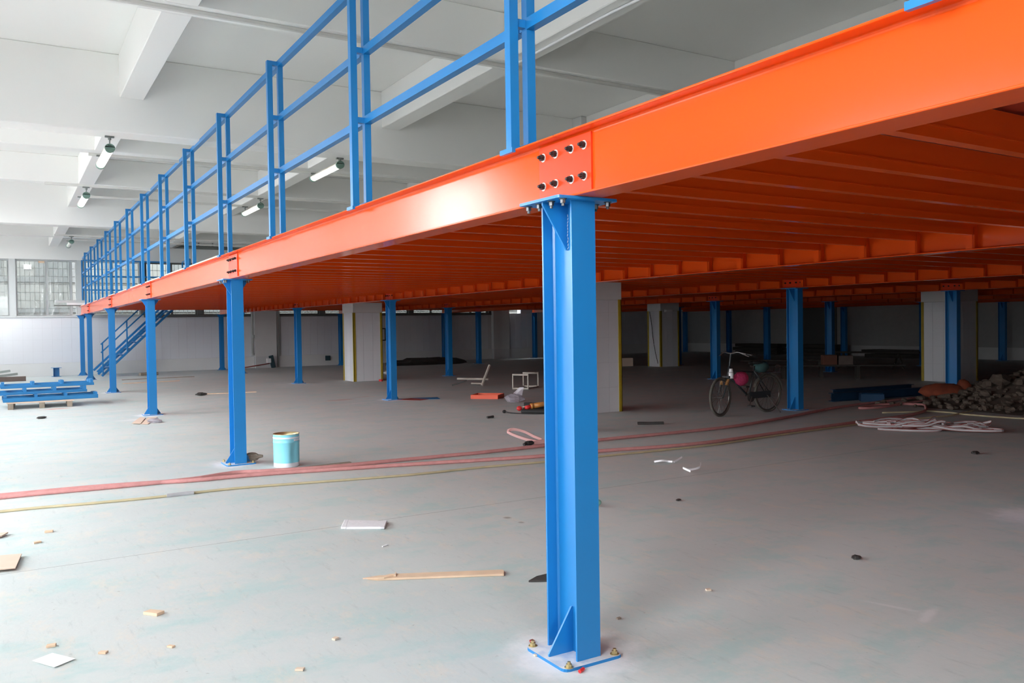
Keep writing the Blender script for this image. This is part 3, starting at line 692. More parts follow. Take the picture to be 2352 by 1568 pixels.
thing('cable', MB().tube(spline([(2.78, -1.5, 4.54), (2.76, 1.0, 4.53), (2.80, 2.2, 4.51), (2.77, 3.2, 4.53), (2.79, 4.9, 4.535)]), 0.014, 6), 'paper', 'white cable drooping along the ceiling beam behind the railing', 'cable', smooth=True)
# pipework high on the far wall
pw = empty('pipework', (0, 29.2, 0), label='dark pipes and pale bent duct under the ceiling at the far end', cat='pipes')
obj('pipe', MB().cyl((2.9, 0.3, 4.62), (6.0, 0.3, 4.62), 0.06, 10), 'rod', pw, smooth=True); obj('pipe', MB().cyl((3.4, 0.1, 4.9), (4.6, 0.1, 4.88), 0.045, 10), 'dark_frame', pw, smooth=True)
obj('duct', MB().tube(spline([(2.6, 0, 4.9), (2.62, 0, 4.66), (2.9, 0, 4.6), (3.3, 0, 4.74), (3.7, 0, 4.88)]), 0.08, 10), 'cream', pw, smooth=True)
obj('duct', MB().tube([(2.9, -0.2, 4.92), (3.1, -0.2, 4.82), (3.3, -0.2, 4.94)], 0.06, 10), 'cream', pw, smooth=True)
obj('bracket', MB().box(4.4, 4.44, 0.22, 0.26, 4.68, 5.099).box(3.9, 3.94, 0.22, 0.26, 4.68, 5.099), 'dark_frame', pw)
# wall pipes
thing('downpipe', MB().cyl((6.03, 30.26, 0.56), (6.03, 30.26, 4.1), 0.045, 12).cyl((6.05, 30.26, 1.2), (6.05, 30.26, 1.32), 0.06, 12).cyl((6.03, 30.26, 0.5), (6.03, 30.26, 0.6), 0.065, 12), 'pipe', 'pale grey downpipe on the far wall left of the pilaster', 'pipe', smooth=True)
thing('downpipe', MB().cyl((7.03, 30.3, 0.02), (7.03, 30.3, 4.1), 0.04, 12).cyl((7.11, 30.33, 0.47), (7.11, 30.33, 4.1), 0.025, 10), 'pipe', 'grey pipe pair on the far wall right of the pilaster', 'pipe', smooth=True)
for k, (x, z) in enumerate(((9.1, 0.2), (9.75, 0.1))):
    thing('socket_box', MB().box(-0.1, 0.1, -0.07, 0, 0, 0.2).box(-0.06, 0.06, -0.085, -0.07, 0.04, 0.16), 'teal_board', ['small dark green box on the far wall, upper of two', 'small dark green box on the far wall at floor level'][k], 'box', (x, 30.36, z), group='dark boxes on the far wall', bevel=0.006)
lb = empty('squeegee', (6.75, 29.95, 0), label='dark board with white clamp and red handle leaning at the pilaster', cat='tool')
obj('blade', MB().box(-0.09, 0.09, -0.03, 0.03, 0, 0.5, Matrix.Rotation(R(-12), 4, 'Y')), 'teal_board', lb, bevel=0.01)
obj('clamp', MB().box(-0.28, -0.1, -0.06, 0.06, 0.2, 0.38), 'paper', lb, bevel=0.02)
obj('handle', MB().cyl((-0.15, 0, 0.18), (-1.5, -0.35, 0.03), 0.022, 8), 'darkred', lb, smooth=True)
# pillar fittings
thing('wall_lamp', MB().box(0, 0.34, -0.06, 0, 0, 0.09).box(0.02, 0.06, -0.09, -0.06, 0.02, 0.07).box(0.28, 0.32, -0.09, -0.06, 0.02, 0.07), 'paper', 'small white strip fitting high on the dim pillar behind the bicycle', 'lamp', (17.6, 19.17, 1.93), bevel=0.008)
thing('hanging_cable', MB().tube(spline([(17.40, 19.72, 1.96), (17.40, 19.62, 1.5), (17.40, 19.55, 1.0), (17.39, 19.42, 0.5), (17.38, 19.28, 0.12)]), 0.01, 6), 'black', 'thin black cable hanging down the dim pillar behind the bicycle', 'cable')
thing('pillar_hook', MB().box(0, 0.16, -0.02, 0.0, 0.34, 0.37).box(0.13, 0.16, -0.02, 0, 0, 0.34).box(0, 0.16, -0.02, 0, 0, 0.03), 'black', 'black metal bracket on right side of the yellow-cornered pillar', 'bracket', (7.07, 19.6, 1.15))

# ================================================================== THINGS ON THE FLOOR
# pail
pl = empty('paint_pail', (0.41, 6.14, 0), label='light blue dented metal pail with white bands beside the second column', cat='pail')
n = 40; prof = [(0.134, 0.0), (0.140, 0.006), (0.141, 0.05), (0.142, 0.16), (0.143, 0.27), (0.147, 0.275), (0.147, 0.282), (0.143, 0.287), (0.143, 0.32), (0.147, 0.325), (0.147, 0.332), (0.143, 0.337), (0.143, 0.362), (0.147, 0.366), (0.146, 0.372), (0.139, 0.37), (0.137, 0.33)]
body = MB().lathe(prof, n, cap0=True)
def dent(v):
    x, y, z = v; a = math.atan2(y, x); da = (a-R(-66)+math.pi) % (2*math.pi)-math.pi
    k = 0.034*math.exp(-(da/0.30)**4-((z-0.16)/0.10)**2); r = math.hypot(x, y)
    return (x*(r-k)/r, y*(r-k)/r, z)
body.v = [dent(v) for v in body.v]
o = obj('body', body, 'pail', pl, smooth=True)
o.data.materials.append(M['pail_white']); o.data.materials.append(M['pail_in'])
for p in o.data.polygons:
    z = p.center.z; ring = p.index//n
    if z < 0.055 or 0.322 < z < 0.345 and ring < 13: p.material_index = 1
    if ring >= 13: p.material_index = 2
obj('lid', MB().lathe([(0.137, 0.33), (0.08, 0.328), (0.03, 0.335), (0.0, 0.335)], n), 'pail_in', pl, smooth=True)
obj('spout', MB().cyl((-0.05, -0.05, 0.33), (-0.05, -0.05, 0.35), 0.03, 14), 'zinc', pl)
for k in range(4): obj('label_mark', MB().box(-0.008, 0.008, -0.0015, 0.0015, 0.293, 0.315), 'pail_white', pl, loc=(0.1445*math.cos(R(-68+9*k)), 0.1445*math.sin(R(-68+9*k)), 0), rot=(0, 0, R(22+9*k)))
thing('wood_strip', MB().box(0, 0.78, -0.025, 0.025, 0, 0.012), 'wood_old', 'thin tan wood strip lying past the pail, along the pink hoses', 'strip', (0.30, 5.86, 0.002), R(4))
# hoses
def hose(pts, r, m, label, cat, name='hose', z=None, wob=0.0):
    q = spline(pts, 6); rn = random.Random(len(pts)); q = [Vector((p.x+rn.uniform(-wob, wob), p.y+rn.uniform(-wob, wob), p.z if p.z > 0.001 else (z or r))) for p in q]
    return thing(name, MB().tube(q, r, 10), m, label, cat, smooth=True)
hose([(-4.3, 5.9), (-2.34, 5.89), (-1.42, 5.83), (-0.7, 5.80), (-0.22, 5.93), (0.11, 5.83), (0.71, 5.68), (1.64, 5.64), (2.64, 5.58), (3.5, 5.60), (4.41, 5.60), (5.56, 5.54), (6.81, 5.55), (8.23, 5.84), (10.2, 6.35), (11.74, 6.52), (13.0, 6.58)], 0.021, 'hose',
     'dusty pink hose on the floor, upper of the two, running behind the nearest column', 'hose', wob=0.004)
hose([(-4.3, 6.02), (-2.35, 5.98), (-1.41, 5.91), (-0.66, 5.72), (-0.31, 5.70), (0.23, 5.62), (0.87, 5.46), (1.49, 5.31), (2.36, 5.07), (3.04, 4.91), (3.82, 4.82), (5.13, 4.58), (6.62, 4.66), (8.53, 4.79), (9.06, 4.81), (9.93, 4.87), (10.69, 5.05), (11.32, 5.41), (11.72, 5.78), (11.2, 6.2), (10.4, 6.05), (10.8, 5.9), (12.2, 6.1), (12.9, 5.9)], 0.021, 'hose',
     'dusty pink hose on the floor, lower of the two, ending in loops by the rubble', 'hose', wob=0.004)
hose([(-4.3, 5.25), (-2.34, 5.21), (-1.62, 5.12), (-1.1, 5.07), (-0.38, 5.07), (0.66, 4.86), (1.33, 4.74), (2.16, 4.70), (2.84, 4.6), (3.62, 4.54), (5.22, 4.43), (6.51, 4.54), (8.34, 4.66), (8.91, 4.66), (10.38, 4.51), (10.92, 4.57), (11.6, 4.7)], 0.012, 'yhose',
     'thin pale yellow hose on the floor in front of the pink hoses', 'hose', wob=0.003)
thing('tape_wrap', MB().tube(spline([(-1.02, 5.07, 0.013), (-0.9, 5.075, 0.014), (-0.78, 5.07, 0.013)]), [0.019]*13, 10), 'tape', 'grey tape wrapped round the yellow hose at left', 'tape', smooth=False)
hose([(10.1, 5.4), (10.6, 5.18), (10.87, 5.12), (10.93, 4.72), (10.85, 4.4), (10.95, 3.6), (11.2, 3.0)], 0.012, 'yhose', 'thin pale rope end curling by the rubble at right', 'rope', name='rope', wob=0.004)
# flat hose heap (white band with red edges)
hp = empty('flat_hose_heap', (8.75, 3.72, 0), R(-42), 'tangled heap of white flat hose with red edges at right', 'hose')
wh, rd = MB(), MB(); rn = random.Random(4)
for k in range(15):
    cx, cy = rn.uniform(-0.45, 0.45), rn.uniform(-0.14, 0.14); a, b = rn.uniform(0.30, 0.62), rn.uniform(0.10, 0.26); t0 = rn.uniform(0, 6.28); th_ = rn.uniform(-0.35, 0.35)
    pts = []; ph = rn.uniform(0, 6.28); st_ = rn.uniform(0.20, 0.235)
    for i in range(26):
        t = t0+i*st_; q = 1+0.12*math.sin(3*t+ph); x, y = a*q*math.cos(t), b*q*math.sin(t); lift = 0.018+0.006*k+0.06*max(0, math.sin(t*1.3+ph))**4
        pts.append((max(-1.02, min(1.02, cx+x*math.cos(th_)-y*math.sin(th_))), max(-0.36, min(0.36, cy+x*math.sin(th_)+y*math.cos(th_))), lift))
    wh.tube(pts, 0, flat=(0.003, 0.012)); rd.tube([(p[0], p[1], p[2]+0.0145) for p in pts], 0.0035, 5); rd.tube([(p[0], p[1], max(0.004, p[2]-0.0145)) for p in pts], 0.0035, 5)
obj('hose_band', wh, 'hosewhite', hp); obj('red_edging', rd, 'darkred', hp)
# nearest floor litter
pk = empty('broken_plank', (0.005, 1.45, 0), R(-27), 'pale broken pine plank lying left of the nearest column', 'plank')
obj('board', MB().prism([(-0.37, -0.052), (0.405, -0.05), (0.41, 0.02), (0.40, 0.045), (-0.30, 0.04), (-0.34, 0.01), (-0.44, -0.02)], 0.001, 0.014), 'wood', pk, bevel=0.002)
obj('splinter', MB().prism([(-0.46, -0.055), (-0.33, -0.06), (-0.28, -0.02), (-0.36, -0.01)], 0.0145, 0.022), 'wood', pk)
obj('splinter', MB().box(-0.27, -0.262, -0.02, 0.045, 0.0145, 0.022), 'ply', pk)
def sheet(name, pts, m, label, cat, th=0.002, z=0.001, group=None):
    return thing(name, MB().prism(pts, z, z+th), m, label, cat, group=group)
sheet('paper_sheet', [(-2.185, 1.31), (-2.10, 1.165), (-2.01, 1.225), (-2.10, 1.365)][::1], 'paper', 'white square sheet of paper on the floor at bottom left', 'paper', 0.0015, 0.006)
thing('flat_sack', MB().prism([(-0.075, 2.93), (0.165, 2.77), (0.265, 2.95), (0.03, 3.15)], 0.001, 0.020).prism([(-0.095, 2.94), (-0.06, 2.915), (0.045, 3.145), (0.015, 3.165)], 0.004, 0.021).prism([(0.155, 2.765), (0.185, 2.75), (0.29, 2.945), (0.26, 2.965)], 0.004, 0.0205), 'sack', 'flattened pale grey paper sack on the floor joint, left of centre', 'sack', bevel=0.004)
sheet('cardboard_sheet', [(-2.75, 3.2), (-2.24, 3.10), (-2.20, 3.48), (-2.7, 3.62)], 'card', 'tan cardboard sheet cut by the left edge, larger one', 'cardboard', 0.006, 0.015)
sheet('cardboard_sheet', [(-2.75, 4.05), (-2.32, 4.17), (-2.28, 4.27), (-2.7, 4.35)], 'card', 'brown cardboard corner at the left edge, higher and smaller one', 'cardboard', 0.01, 0.01)
for i, (pts, z, lb) in enumerate((([(-0.52, 11.9), (-0.40, 11.75), (-0.2, 12.7), (-0.27, 12.85)], 0.012, 'tan cardboard flap left of two at foot of third column'),
                          ([(-0.40, 11.74), (-0.30, 11.66), (0.0, 12.75), (-0.16, 12.78)], 0.004, 'tan cardboard strip right of two at foot of third column'))):
    sheet('cardboard_piece', pts, 'card', lb, 'cardboard', 0.006, z, 'cardboard by the third column')
thing('plastic_scrap', MB().ball((-0.16, 11.9, 0.03), 0.12, 0.1, 0.04, 9, 5, 0.25), 'bag', 'crumpled clear plastic scrap beside cardboard at the third column', 'scrap')
chips = [(-1.60, 1.70, .05, .025, 'tan rectangular wood chip, largest one at lower left', 'wood'), (-2.10, 1.48, .022, .014, 'wood chip just above the sheet of white paper', 'wood'),
         (-1.89, 1.24, .02, .012, 'small wood chip right of the white paper sheet', 'wood'), (-1.60, 1.14, .018, .01, 'thin wood sliver right of the paper, beyond the small chip', 'wood'),
         (-0.89, 0.79, .016, .012, 'pale wood block bit left of the nearest base plate', 'ply'), (-1.15, 0.52, .02, .012, 'wood chip at the bottom edge, middle left', 'ply'),
         (-2.01, 4.17, .03, .018, 'wood chip above the left cardboard sheet', 'wood'), (-2.10, 3.84, .028, .016, 'pinkish wood chip close above the left cardboard sheet', 'wood'),
         (0.46, 0.24, .014, .008, 'dark splinter right of the nearest base plate', 'wood_old'), (1.18, 0.32, .016, .012, 'lone yellowish wood chip on the open floor at right', 'ply'),
         (-0.165, 0.07, .013, .009, 'pale chip against the left edge of the nearest base plate', 'ply'), (-0.09, 0.225, .012, .010, 'reddish pebble behind the nearest base plate, left', 'darkred'),
         (1.17, 2.0, .03, .006, 'cigarette end on the floor between sack and plank', 'paper')]
for x, y, a, b, lb, m in chips:
    thing('wood_chip' if m != 'paper' else 'cigarette_end', MB().prism([(-a, -b), (a*0.9, -b*1.1), (a, b), (-a*0.85, b*0.9)], 0, 0.004+b*0.5), m, lb, 'chip', (x if m != 'paper' else 0.0, y if m != 'paper' else 2.3, 0.001), random.uniform(-0.9, 0.9), 'litter chips on the floor', bevel=0.001)
thing('red_cap', MB().cyl((0, 0, 0.008), (0.03, 0.012, 0.010), 0.008, 10), 'red', 'small red plastic cap at the front corner of the nearest base plate', 'cap', (-0.11, -0.20, 0))
thing('dark_scrap', MB().prism([(0, 0.0), (0.10, -0.06), (0.24, -0.05), (0.22, 0.06), (0.09, 0.05)], 0.001, 0.012), 'dirty_black', 'dark flat scrap half hidden by the nearest column', 'scrap', (0.40, 1.03, 0), bevel=0.002)
thing('green_ball', MB().ball((0, 0, 0.032), 0.045, 0.03, 0.03, 14, 8), 'green', 'pale green glossy bottle stub right of the nearest column', 'bottle', (2.0, 2.47, 0), smooth=True)
def curl(pts, label):
    thing('paper_curl', MB().tube(spline(pts, 5), 0, flat=(0.002, 0.010)), 'paper', label, 'paper', group='white paper curls')
curl([(3.84, 3.86, 0.016), (3.90, 3.80, 0.03), (3.98, 3.79, 0.016), (4.0, 3.74, 0.016)], 'white paper curl on the floor, left end of the upper pair')
curl([(4.0, 3.72, 0.016), (4.08, 3.74, 0.03), (4.16, 3.76, 0.05)], 'white paper curl on the floor, right end of the upper pair')
curl([(3.74, 3.18, 0.016), (3.73, 3.28, 0.04), (3.80, 3.26, 0.016), (3.92, 3.24, 0.03), (4.0, 3.30, 0.06)], 'white zigzag paper curl below the upper pair')
for x, y, a, lb in ((2.72, 2.25, .035, 'black speck of rubber right of the green bottle stub'), (2.43, 0.26, .05, 'dark oval washer on the open floor at lower right'),
                    (7.18, 2.19, .07, 'black scrap on the floor below the flat hose heap'), (-1.76, 13.95, .09, 'dark stone on the floor below the pallet'), (1.63, 17.4, .14, 'dark clod on the floor right of the third column'), (1.7, 17.9, .09, 'small dark clod behind the larger one')):
    thing('dark_bit', MB().ball((0, 0, a*0.22), a, a*0.6, a*0.25, 9, 5, 0.15), 'dirty_black', lb, 'scrap', (x, y, 0), 0.4, 'dark bits on the floor')
thing('wood_stick', MB().box(0, 1.2, -0.02, 0.02, 0, 0.02), 'wood', 'thin pale stick on the floor right of the third column', 'stick', (1.75, 17.7, 0), R(-10))
thing('dusty_sack_bundle', MB().ball((0, 0, 0.055), 0.09, 0.06, 0.055, 12, 7, 0.05).cyl((0.07, 0, 0.06), (0.125, -0.01, 0.062), 0.026, 8, 0.015), 'wood_old', 'grey-brown bottle lying behind the second column foot', 'bottle', (0.16, 6.70, 0), R(-20))
# mid floor things
stl = empty('stool_frame', (8.18, 14.05, 0), R(-52), 'cream square-tube stool frame lying on its side, left of nearest column', 'stool')
a_, h_, t = 0.42, 0.37, 0.03
for y in (0, 0.75):
    obj('end_frame', MB().box(0, a_, y, y+t, 0, t*1.2).box(0, a_, y, y+t, h_-t*1.4, h_).box(0, t, y, y+t, t, h_-t).box(a_-t, a_, y, y+t, t, h_-t), 'cream', stl, bevel=0.006)
for x, z in ((a_-t, 0), (0, 0)): obj('stretcher', MB().box(x, x+t, t, 0.75, z, z+t), 'cream', stl)
obj('top_panel', MB().box(a_*0.35, a_, 0.5, 0.78, h_, h_+0.01), 'cream', stl)
ch = empty('broken_chair_frame', (7.85, 15.75, 0), 0, 'cream broken chair frame lying on the floor in mid distance', 'chair')
obj('seat_rail', MB().cyl((-0.05, 0.45, 0.17), (0.55, -0.15, 0.16), 0.028, 8), 'cream', ch); obj('back_rail', MB().cyl((0.30, -0.25, 0.02), (0.62, -0.1, 0.52), 0.034, 8), 'cream', ch)
obj('leg', MB().cyl((-0.28, 0.30, 0.02), (0.1, 0.2, 0.13), 0.018, 8), 'rod', ch); obj('leg', MB().cyl((0.15, 0.05, 0.06), (0.40, -0.20, 0.05), 0.02, 8), 'cream', ch)
thing('orange_channel', MB().box(0, 0.60, 0, 0.5, 0, 0.015).box(0, 0.60, 0, 0.01, 0.015, 0.085).box(0, 0.01, 0.01, 0.5, 0.015, 0.085).box(0.59, 0.6, 0.01, 0.5, 0.015, 0.085).box(0.01, 0.59, 0.49, 0.5, 0.015, 0.085), 'red_plate', 'orange-red sheet metal tray lying on the floor', 'tray', (6.12, 12.35, 0), R(-46))
bgv = MB(); bgv.ball((0, 0, 0.07), 0.19, 0.13, 0.10, 12, 7, 0.16); bgv.add([(0.0, 0.05, 0.12), (0.15, -0.05, 0.13), (0.19, -0.02, 0.30), (0.10, 0.03, 0.29), (-0.15, 0.1, 0.05)], [(0, 1, 2, 3), (0, 3, 4)])
thing('plastic_bag', bgv, 'bag', 'crumpled pale plastic bag with a raised corner on the floor', 'bag', (6.48, 11.15, 0), R(-30))
tl = empty('power_tool_case', (5.62, 9.2, 0), R(-40), 'open black tool case with orange power drill, half hidden by nearest column', 'tool case')
obj('case', MB().box(-0.15, 0.42, -0.15, 0.2, 0.005, 0.07).box(-0.15, 0.42, 0.2, 0.24, 0.005, 0.16), 'black', tl, bevel=0.012)
obj('drill_body', MB().cyl((0.05, 0.02, 0.12), (0.26, 0.08, 0.15), 0.045, 14).cyl((0.0, 0.0, 0.115), (0.05, 0.02, 0.12), 0.05, 14, 0.05), 'tool', tl, smooth=True)
obj('drill_tip', MB().cyl((-0.08, -0.06, 0.09), (0.0, 0.0, 0.11), 0.035, 12), 'red', tl, smooth=True)
obj('bit', MB().cyl((-0.18, 0.02, 0.085), (0.0, 0.1, 0.12), 0.016, 8), 'cream', tl); obj('red_grip', MB().ball((-0.2, 0.0, 0.075), 0.05, 0.05, 0.045, 12, 7), 'red', tl, smooth=True)
thing('cord', MB().tube(spline([(5.22, 9.40, 0.03), (5.27, 9.32, 0.012), (5.36, 9.12, 0.01), (5.55, 8.90, 0.01), (5.75, 8.8, 0.01)]), 0.01, 6).ball((5.21, 9.42, 0.03), 0.04, 0.03, 0.03, 8, 5), 'black', 'black power cord and plug in front of tool case', 'cord', smooth=True)
thing('black_marker', MB().cyl((-0.07, 0, 0.02), (0.05, 0, 0.02), 0.018, 10).cyl((0.05, 0, 0.02), (0.09, 0, 0.02), 0.02, 10), 'dirty_black', 'black pen-like stick on the floor left of the power cord', 'stick', (4.62, 8.9, 0), R(20))
thing('strap_loop', MB().tube(spline([(3.62, 5.88, 0.03), (3.5, 5.95, 0.06), (3.36, 6.05, 0.12), (3.30, 6.1, 0.165), (3.38, 6.1, 0.19), (3.52, 6.05, 0.15), (3.62, 5.98, 0.09), (3.7, 5.92, 0.05)]), 0, flat=(0.016, 0.016)).box(3.52, 3.75, 5.84, 5.90, 0.005, 0.05), 'pinkstrap', 'pink looped strap standing up beside the nearest column', 'strap')
thing('crumpled_scrap', MB().ball((0, 0, 0.03), 0.075, 0.04, 0.03, 12, 6, 0.1).cyl((-0.1, -0.02, 0.02), (-0.02, 0, 0.03), 0.02, 8), 'black', 'small black crumpled object left of the pink strap', 'scrap', (3.47, 5.85, 0))
thing('black_board', MB().prism([(-0.2, -0.05), (0.2, -0.04), (0.21, 0.05), (0.0, 0.035), (-0.19, 0.06)], 0.001, 0.035), 'dirty_black', 'flat black rubber strip on the floor right of the pillar', 'strip', (6.14, 6.6, 0), R(-31))
for i, (pts, m, lb) in enumerate((([(4.78, 13.15), (5.12, 12.72), (5.38, 12.85), (5.2, 13.35)], 'darkred', 'dull red mat on the floor beside blue column right of the pillar'),
                        ([(5.21, 13.35), (5.40, 12.85), (5.6, 12.75), (5.75, 13.2)], 'blue_old', 'blue sheet on the floor beside the dull red mat'))): sheet('floor_sheet', pts, m, lb, 'sheet', 0.004, 0.001)
for x, y, lb in ((7.6, 21.3, 'white paper scrap on the floor left of the yellow-cornered pillar'), (9.0, 22.2, 'smaller white scrap further left of the yellow-cornered pillar')):
    thing('paper_scrap', MB().ball((0, 0, 0.06), 0.16, 0.1, 0.07, 8, 5, 0.3), 'paper', lb, 'scrap', (x-0.6, y, 0), group='white scraps')
thing('red_cap', MB().cyl((0, 0, 0), (0, 0, 0.06), 0.06, 12), 'red', 'small red cap on the floor at the pillar corner', 'cap', (6.85, 19.1, 0))

# left far: pallet with railing frames, steel stubs
pal = empty('pallet', (-2.28, 16.3, 0), R(-2), 'weathered wooden pallet under the blue railing frames', 'pallet')
for y in (0, 0.55, 1.05):
    for x in (0, 0.55, 1.05): obj('block', MB().box(x, x+0.1, y, y+0.12, 0, 0.12), 'wood_old', pal, bevel=0.004)
for k in range(6): obj('slat', MB().box(-0.02, 1.18, k*0.2, k*0.2+0.14, 0.12, 0.145), 'wood_old' if k else 'card', pal, bevel=0.003)
for i, (x, y, z, lb) in enumerate(((-2.36, 16.33, 0.147, 'blue steel railing frame at the bottom of the stack on the pallet'), (-2.55, 16.55, 0.275, 'blue steel railing frame in the middle of the stack on the pallet'), (-2.4, 16.75, 0.40, 'blue steel railing frame on top of the stack on the pallet'))):
    fr = empty('barrier', (x, y, z), R(1.5), lb, 'frame', 'blue frames stacked on the pallet')
    for yy in (0, 0.40, 0.80): obj('rail', MB().box(0, 1.72, yy, yy+0.05, 0.0, 0.055 if i else 0.08), 'blue_old', fr, bevel=0.004)
    for xx in (0.02, 0.56, 1.10, 1.66): obj('cross_tube', MB().box(xx, xx+0.05, 0.052, 0.40, 0.0, 0.126).box(xx, xx+0.05, 0.452, 0.80, 0.0, 0.1), 'blue_old', fr)
bst = empty('column_stub', (-0.83, 29.7, 0), R(15), 'short blue steel stub with a cap plate standing near the far wall', 'stub')
obj('shaft', MB().box(-0.12, 0.12, -0.09, -0.08, 0.012, 0.30).box(-0.12, 0.12, 0.08, 0.09, 0.012, 0.30).box(-0.004, 0.004, -0.08, 0.08, 0.012, 0.30), 'blue_old', bst, rot=(0, 0, R(70)))
obj('cap_plate', MB().box(-0.13, 0.13, -0.14, 0.14, 0.30, 0.312), 'blue_old', bst); obj('base_plate', MB().box(-0.12, 0.12, -0.12, 0.12, 0, 0.012), 'blue_old', bst)
for i, (y, z, x1, ry, m, lb) in enumerate(((27.6, 0.0, -1.78, 0, 'rust', 'rusty steel channel on the floor at the left edge, lowest of the pile'), (27.9, 0.17, -2.0, -6, 'galv', 'galvanised channel resting on the rusty one, lower of two'), (28.3, 0.26, -2.2, -7, 'galv', 'galvanised channel at the left edge, uppermost of the pile'))):
    thing('steel_channel', MB().box(-2.4, 0, -0.06, 0.06, 0, 0.01).box(-2.4, 0, -0.06, -0.05, 0.01, 0.15 if m == 'rust' else 0.07).box(-2.4, 0, 0.05, 0.06, 0.01, 0.15 if m == 'rust' else 0.07), m, lb, 'channel', (x1, y, z+(0.0 if m == 'rust' else 0.02)), group='steel channels at the left edge', rot=(0, R(ry), R(6 if i else 0)))
thing('rusty_bar', MB().box(-2.4, 0, -0.05, 0.05, 0, 0.05), 'rust', 'thin rusty bar on the floor at the left edge, above the blue frames', 'bar', (-2.02, 24.5, 0), R(-2))
thing('timber_offcut', MB().box(-0.3, 0.3, -0.1, 0.1, 0, 0.1), 'wood_old', 'grey timber offcut on the floor behind the stair foot', 'timber', (1.9, 28.0, 0), 0.2, bevel=0.01)
for i, (x, y, L_, lb) in enumerate(((0.8, 25.6, 2.2, 'long thin grey strip on the floor right of the fourth column'), (0.6, 23.6, 1.6, 'shorter pale strip on the floor right of the fourth column'))):
    thing('floor_strip', MB().box(0, L_, -0.03, 0.03, 0, 0.02), 'wood_old' if i == 0 else 'wood', lb, 'strip', (x, y, 0), R(4))

# ------------------------------------------------------------------ bicycle
bk = empty('bicycle', (8.86, 6.72, 0), R(180), 'dusty old bicycle parked left of the blue column in the dark', 'bicycle')
def wheel(cx, steer, name):
    q = MB(); r = 0.305; pts = [(r*math.cos(2*math.pi*i/40), 0, 0.32+r*math.sin(2*math.pi*i/40)) for i in range(40)]
    m = Matrix.Translation((cx, 0, 0)) @ Matrix.Rotation(steer, 4, 'Z')
    w = obj(name, MB().tube(pts, 0.022, 8, closed=True, upv=(0, 1, 0)), 'tyre', bk, smooth=True); w.matrix_local = m
    rim = obj('rim', MB().tube([(p[0]*0.92, 0, 0.32+(p[2]-0.32)*0.92) for p in pts], 0.012, 6, closed=True, upv=(0, 1, 0)), 'chrome', w, smooth=True)
    s = MB()
    for i in range(20): a = 2*math.pi*i/20; s.cyl((0.02*math.cos(a+0.6), (-1)**i*0.03, 0.32+0.02*math.sin(a+0.6)), (0.275*math.cos(a), 0, 0.32+0.275*math.sin(a)), 0.0022, 4)
    obj('spokes', s, 'chrome', w); obj('hub', MB().cyl((0, -0.05, 0.32), (0, 0.05, 0.32), 0.022, 10), 'chrome', w)
    return w
wheel(0, 0, 'rear_wheel'); wheel(1.12, R(14), 'front_wheel')
fr = MB()
for a, b, r_ in (((0.46, 0, 0.29), (0.32, 0, 0.80), 0.016), ((0.46, 0, 0.29), (0.93, 0, 0.66), 0.018), ((0.36, 0, 0.70), (0.92, 0, 0.74), 0.016), ((0.95, 0, 0.62), (0.90, 0, 0.82), 0.02),
              ((0, 0.06, 0.32), (0.46, 0.03, 0.29), 0.010), ((0, -0.06, 0.32), (0.46, -0.03, 0.29), 0.010), ((0, 0.06, 0.32), (0.35, 0.02, 0.72), 0.009), ((0, -0.06, 0.32), (0.35, -0.02, 0.72), 0.009)): fr.cyl(a, b, r_, 8)
obj('frame', fr, 'bike', bk, smooth=True)
fk = obj('fork', MB().box(0.94, 1.0, -0.075, 0.075, 0.63, 0.66), 'bike', bk)
obj('stem', MB().cyl((0.90, 0, 0.82), (0.87, 0, 1.02), 0.014, 8), 'bike', bk)
for sy in (0.06, -0.06): obj('fork_leg', MB().cyl((1.12, sy, 0.32), (0.98, sy, 0.64), 0.013, 8), 'bike', fk)
sp_ = MB()
for sy in (0.06, -0.06):
    for i in range(7): sp_.cyl((1.035-0.006*i, sy, 0.515+0.014*i), (1.033-0.006*i, sy, 0.522+0.014*i), 0.026, 10)
obj('spring', sp_, 'orange_spring', fk)
hb = obj('handlebar', MB().tube(spline([(0.74, 0.34, 1.0), (0.80, 0.26, 1.02), (0.86, 0.14, 1.05), (0.87, 0.05, 1.03), (0.87, -0.05, 1.03), (0.86, -0.14, 1.05), (0.80, -0.26, 1.02), (0.74, -0.34, 1.0)]), 0.012, 8), 'chrome', bk, smooth=True)
for sy in (1, -1): obj('grip', MB().cyl((0.80, sy*0.26, 1.02), (0.70, sy*0.37, 0.99), 0.019, 8), 'black', hb, smooth=True)
obj('brake_lever', MB().cyl((0.85, 0.2, 1.03), (0.80, 0.33, 0.98), 0.006, 6).cyl((0.85, -0.2, 1.03), (0.80, -0.33, 0.98), 0.006, 6), 'chrome', hb)
obj('saddle', MB().ball((0.27, 0, 0.86), 0.13, 0.085, 0.035, 14, 7).ball((0.37, 0, 0.855), 0.10, 0.03, 0.028, 12, 6), 'black', bk, smooth=True)
obj('rear_rack', MB().cyl((0.25, 0.06, 0.68), (-0.28, 0.06, 0.68), 0.007, 6).cyl((0.25, -0.06, 0.68), (-0.28, -0.06, 0.68), 0.007, 6).cyl((-0.28, -0.06, 0.68), (-0.28, 0.06, 0.68), 0.007, 6).cyl((0, 0.07, 0.33), (-0.15, 0.06, 0.68), 0.006, 6).cyl((0, -0.07, 0.33), (-0.15, -0.06, 0.68), 0.006, 6).tube(spline([(-0.2, 0.05, 0.68), (-0.26, 0.05, 0.78), (-0.26, -0.05, 0.78), (-0.2, -0.05, 0.68)]), 0.006, 6), 'chrome', bk)
mg = MB()
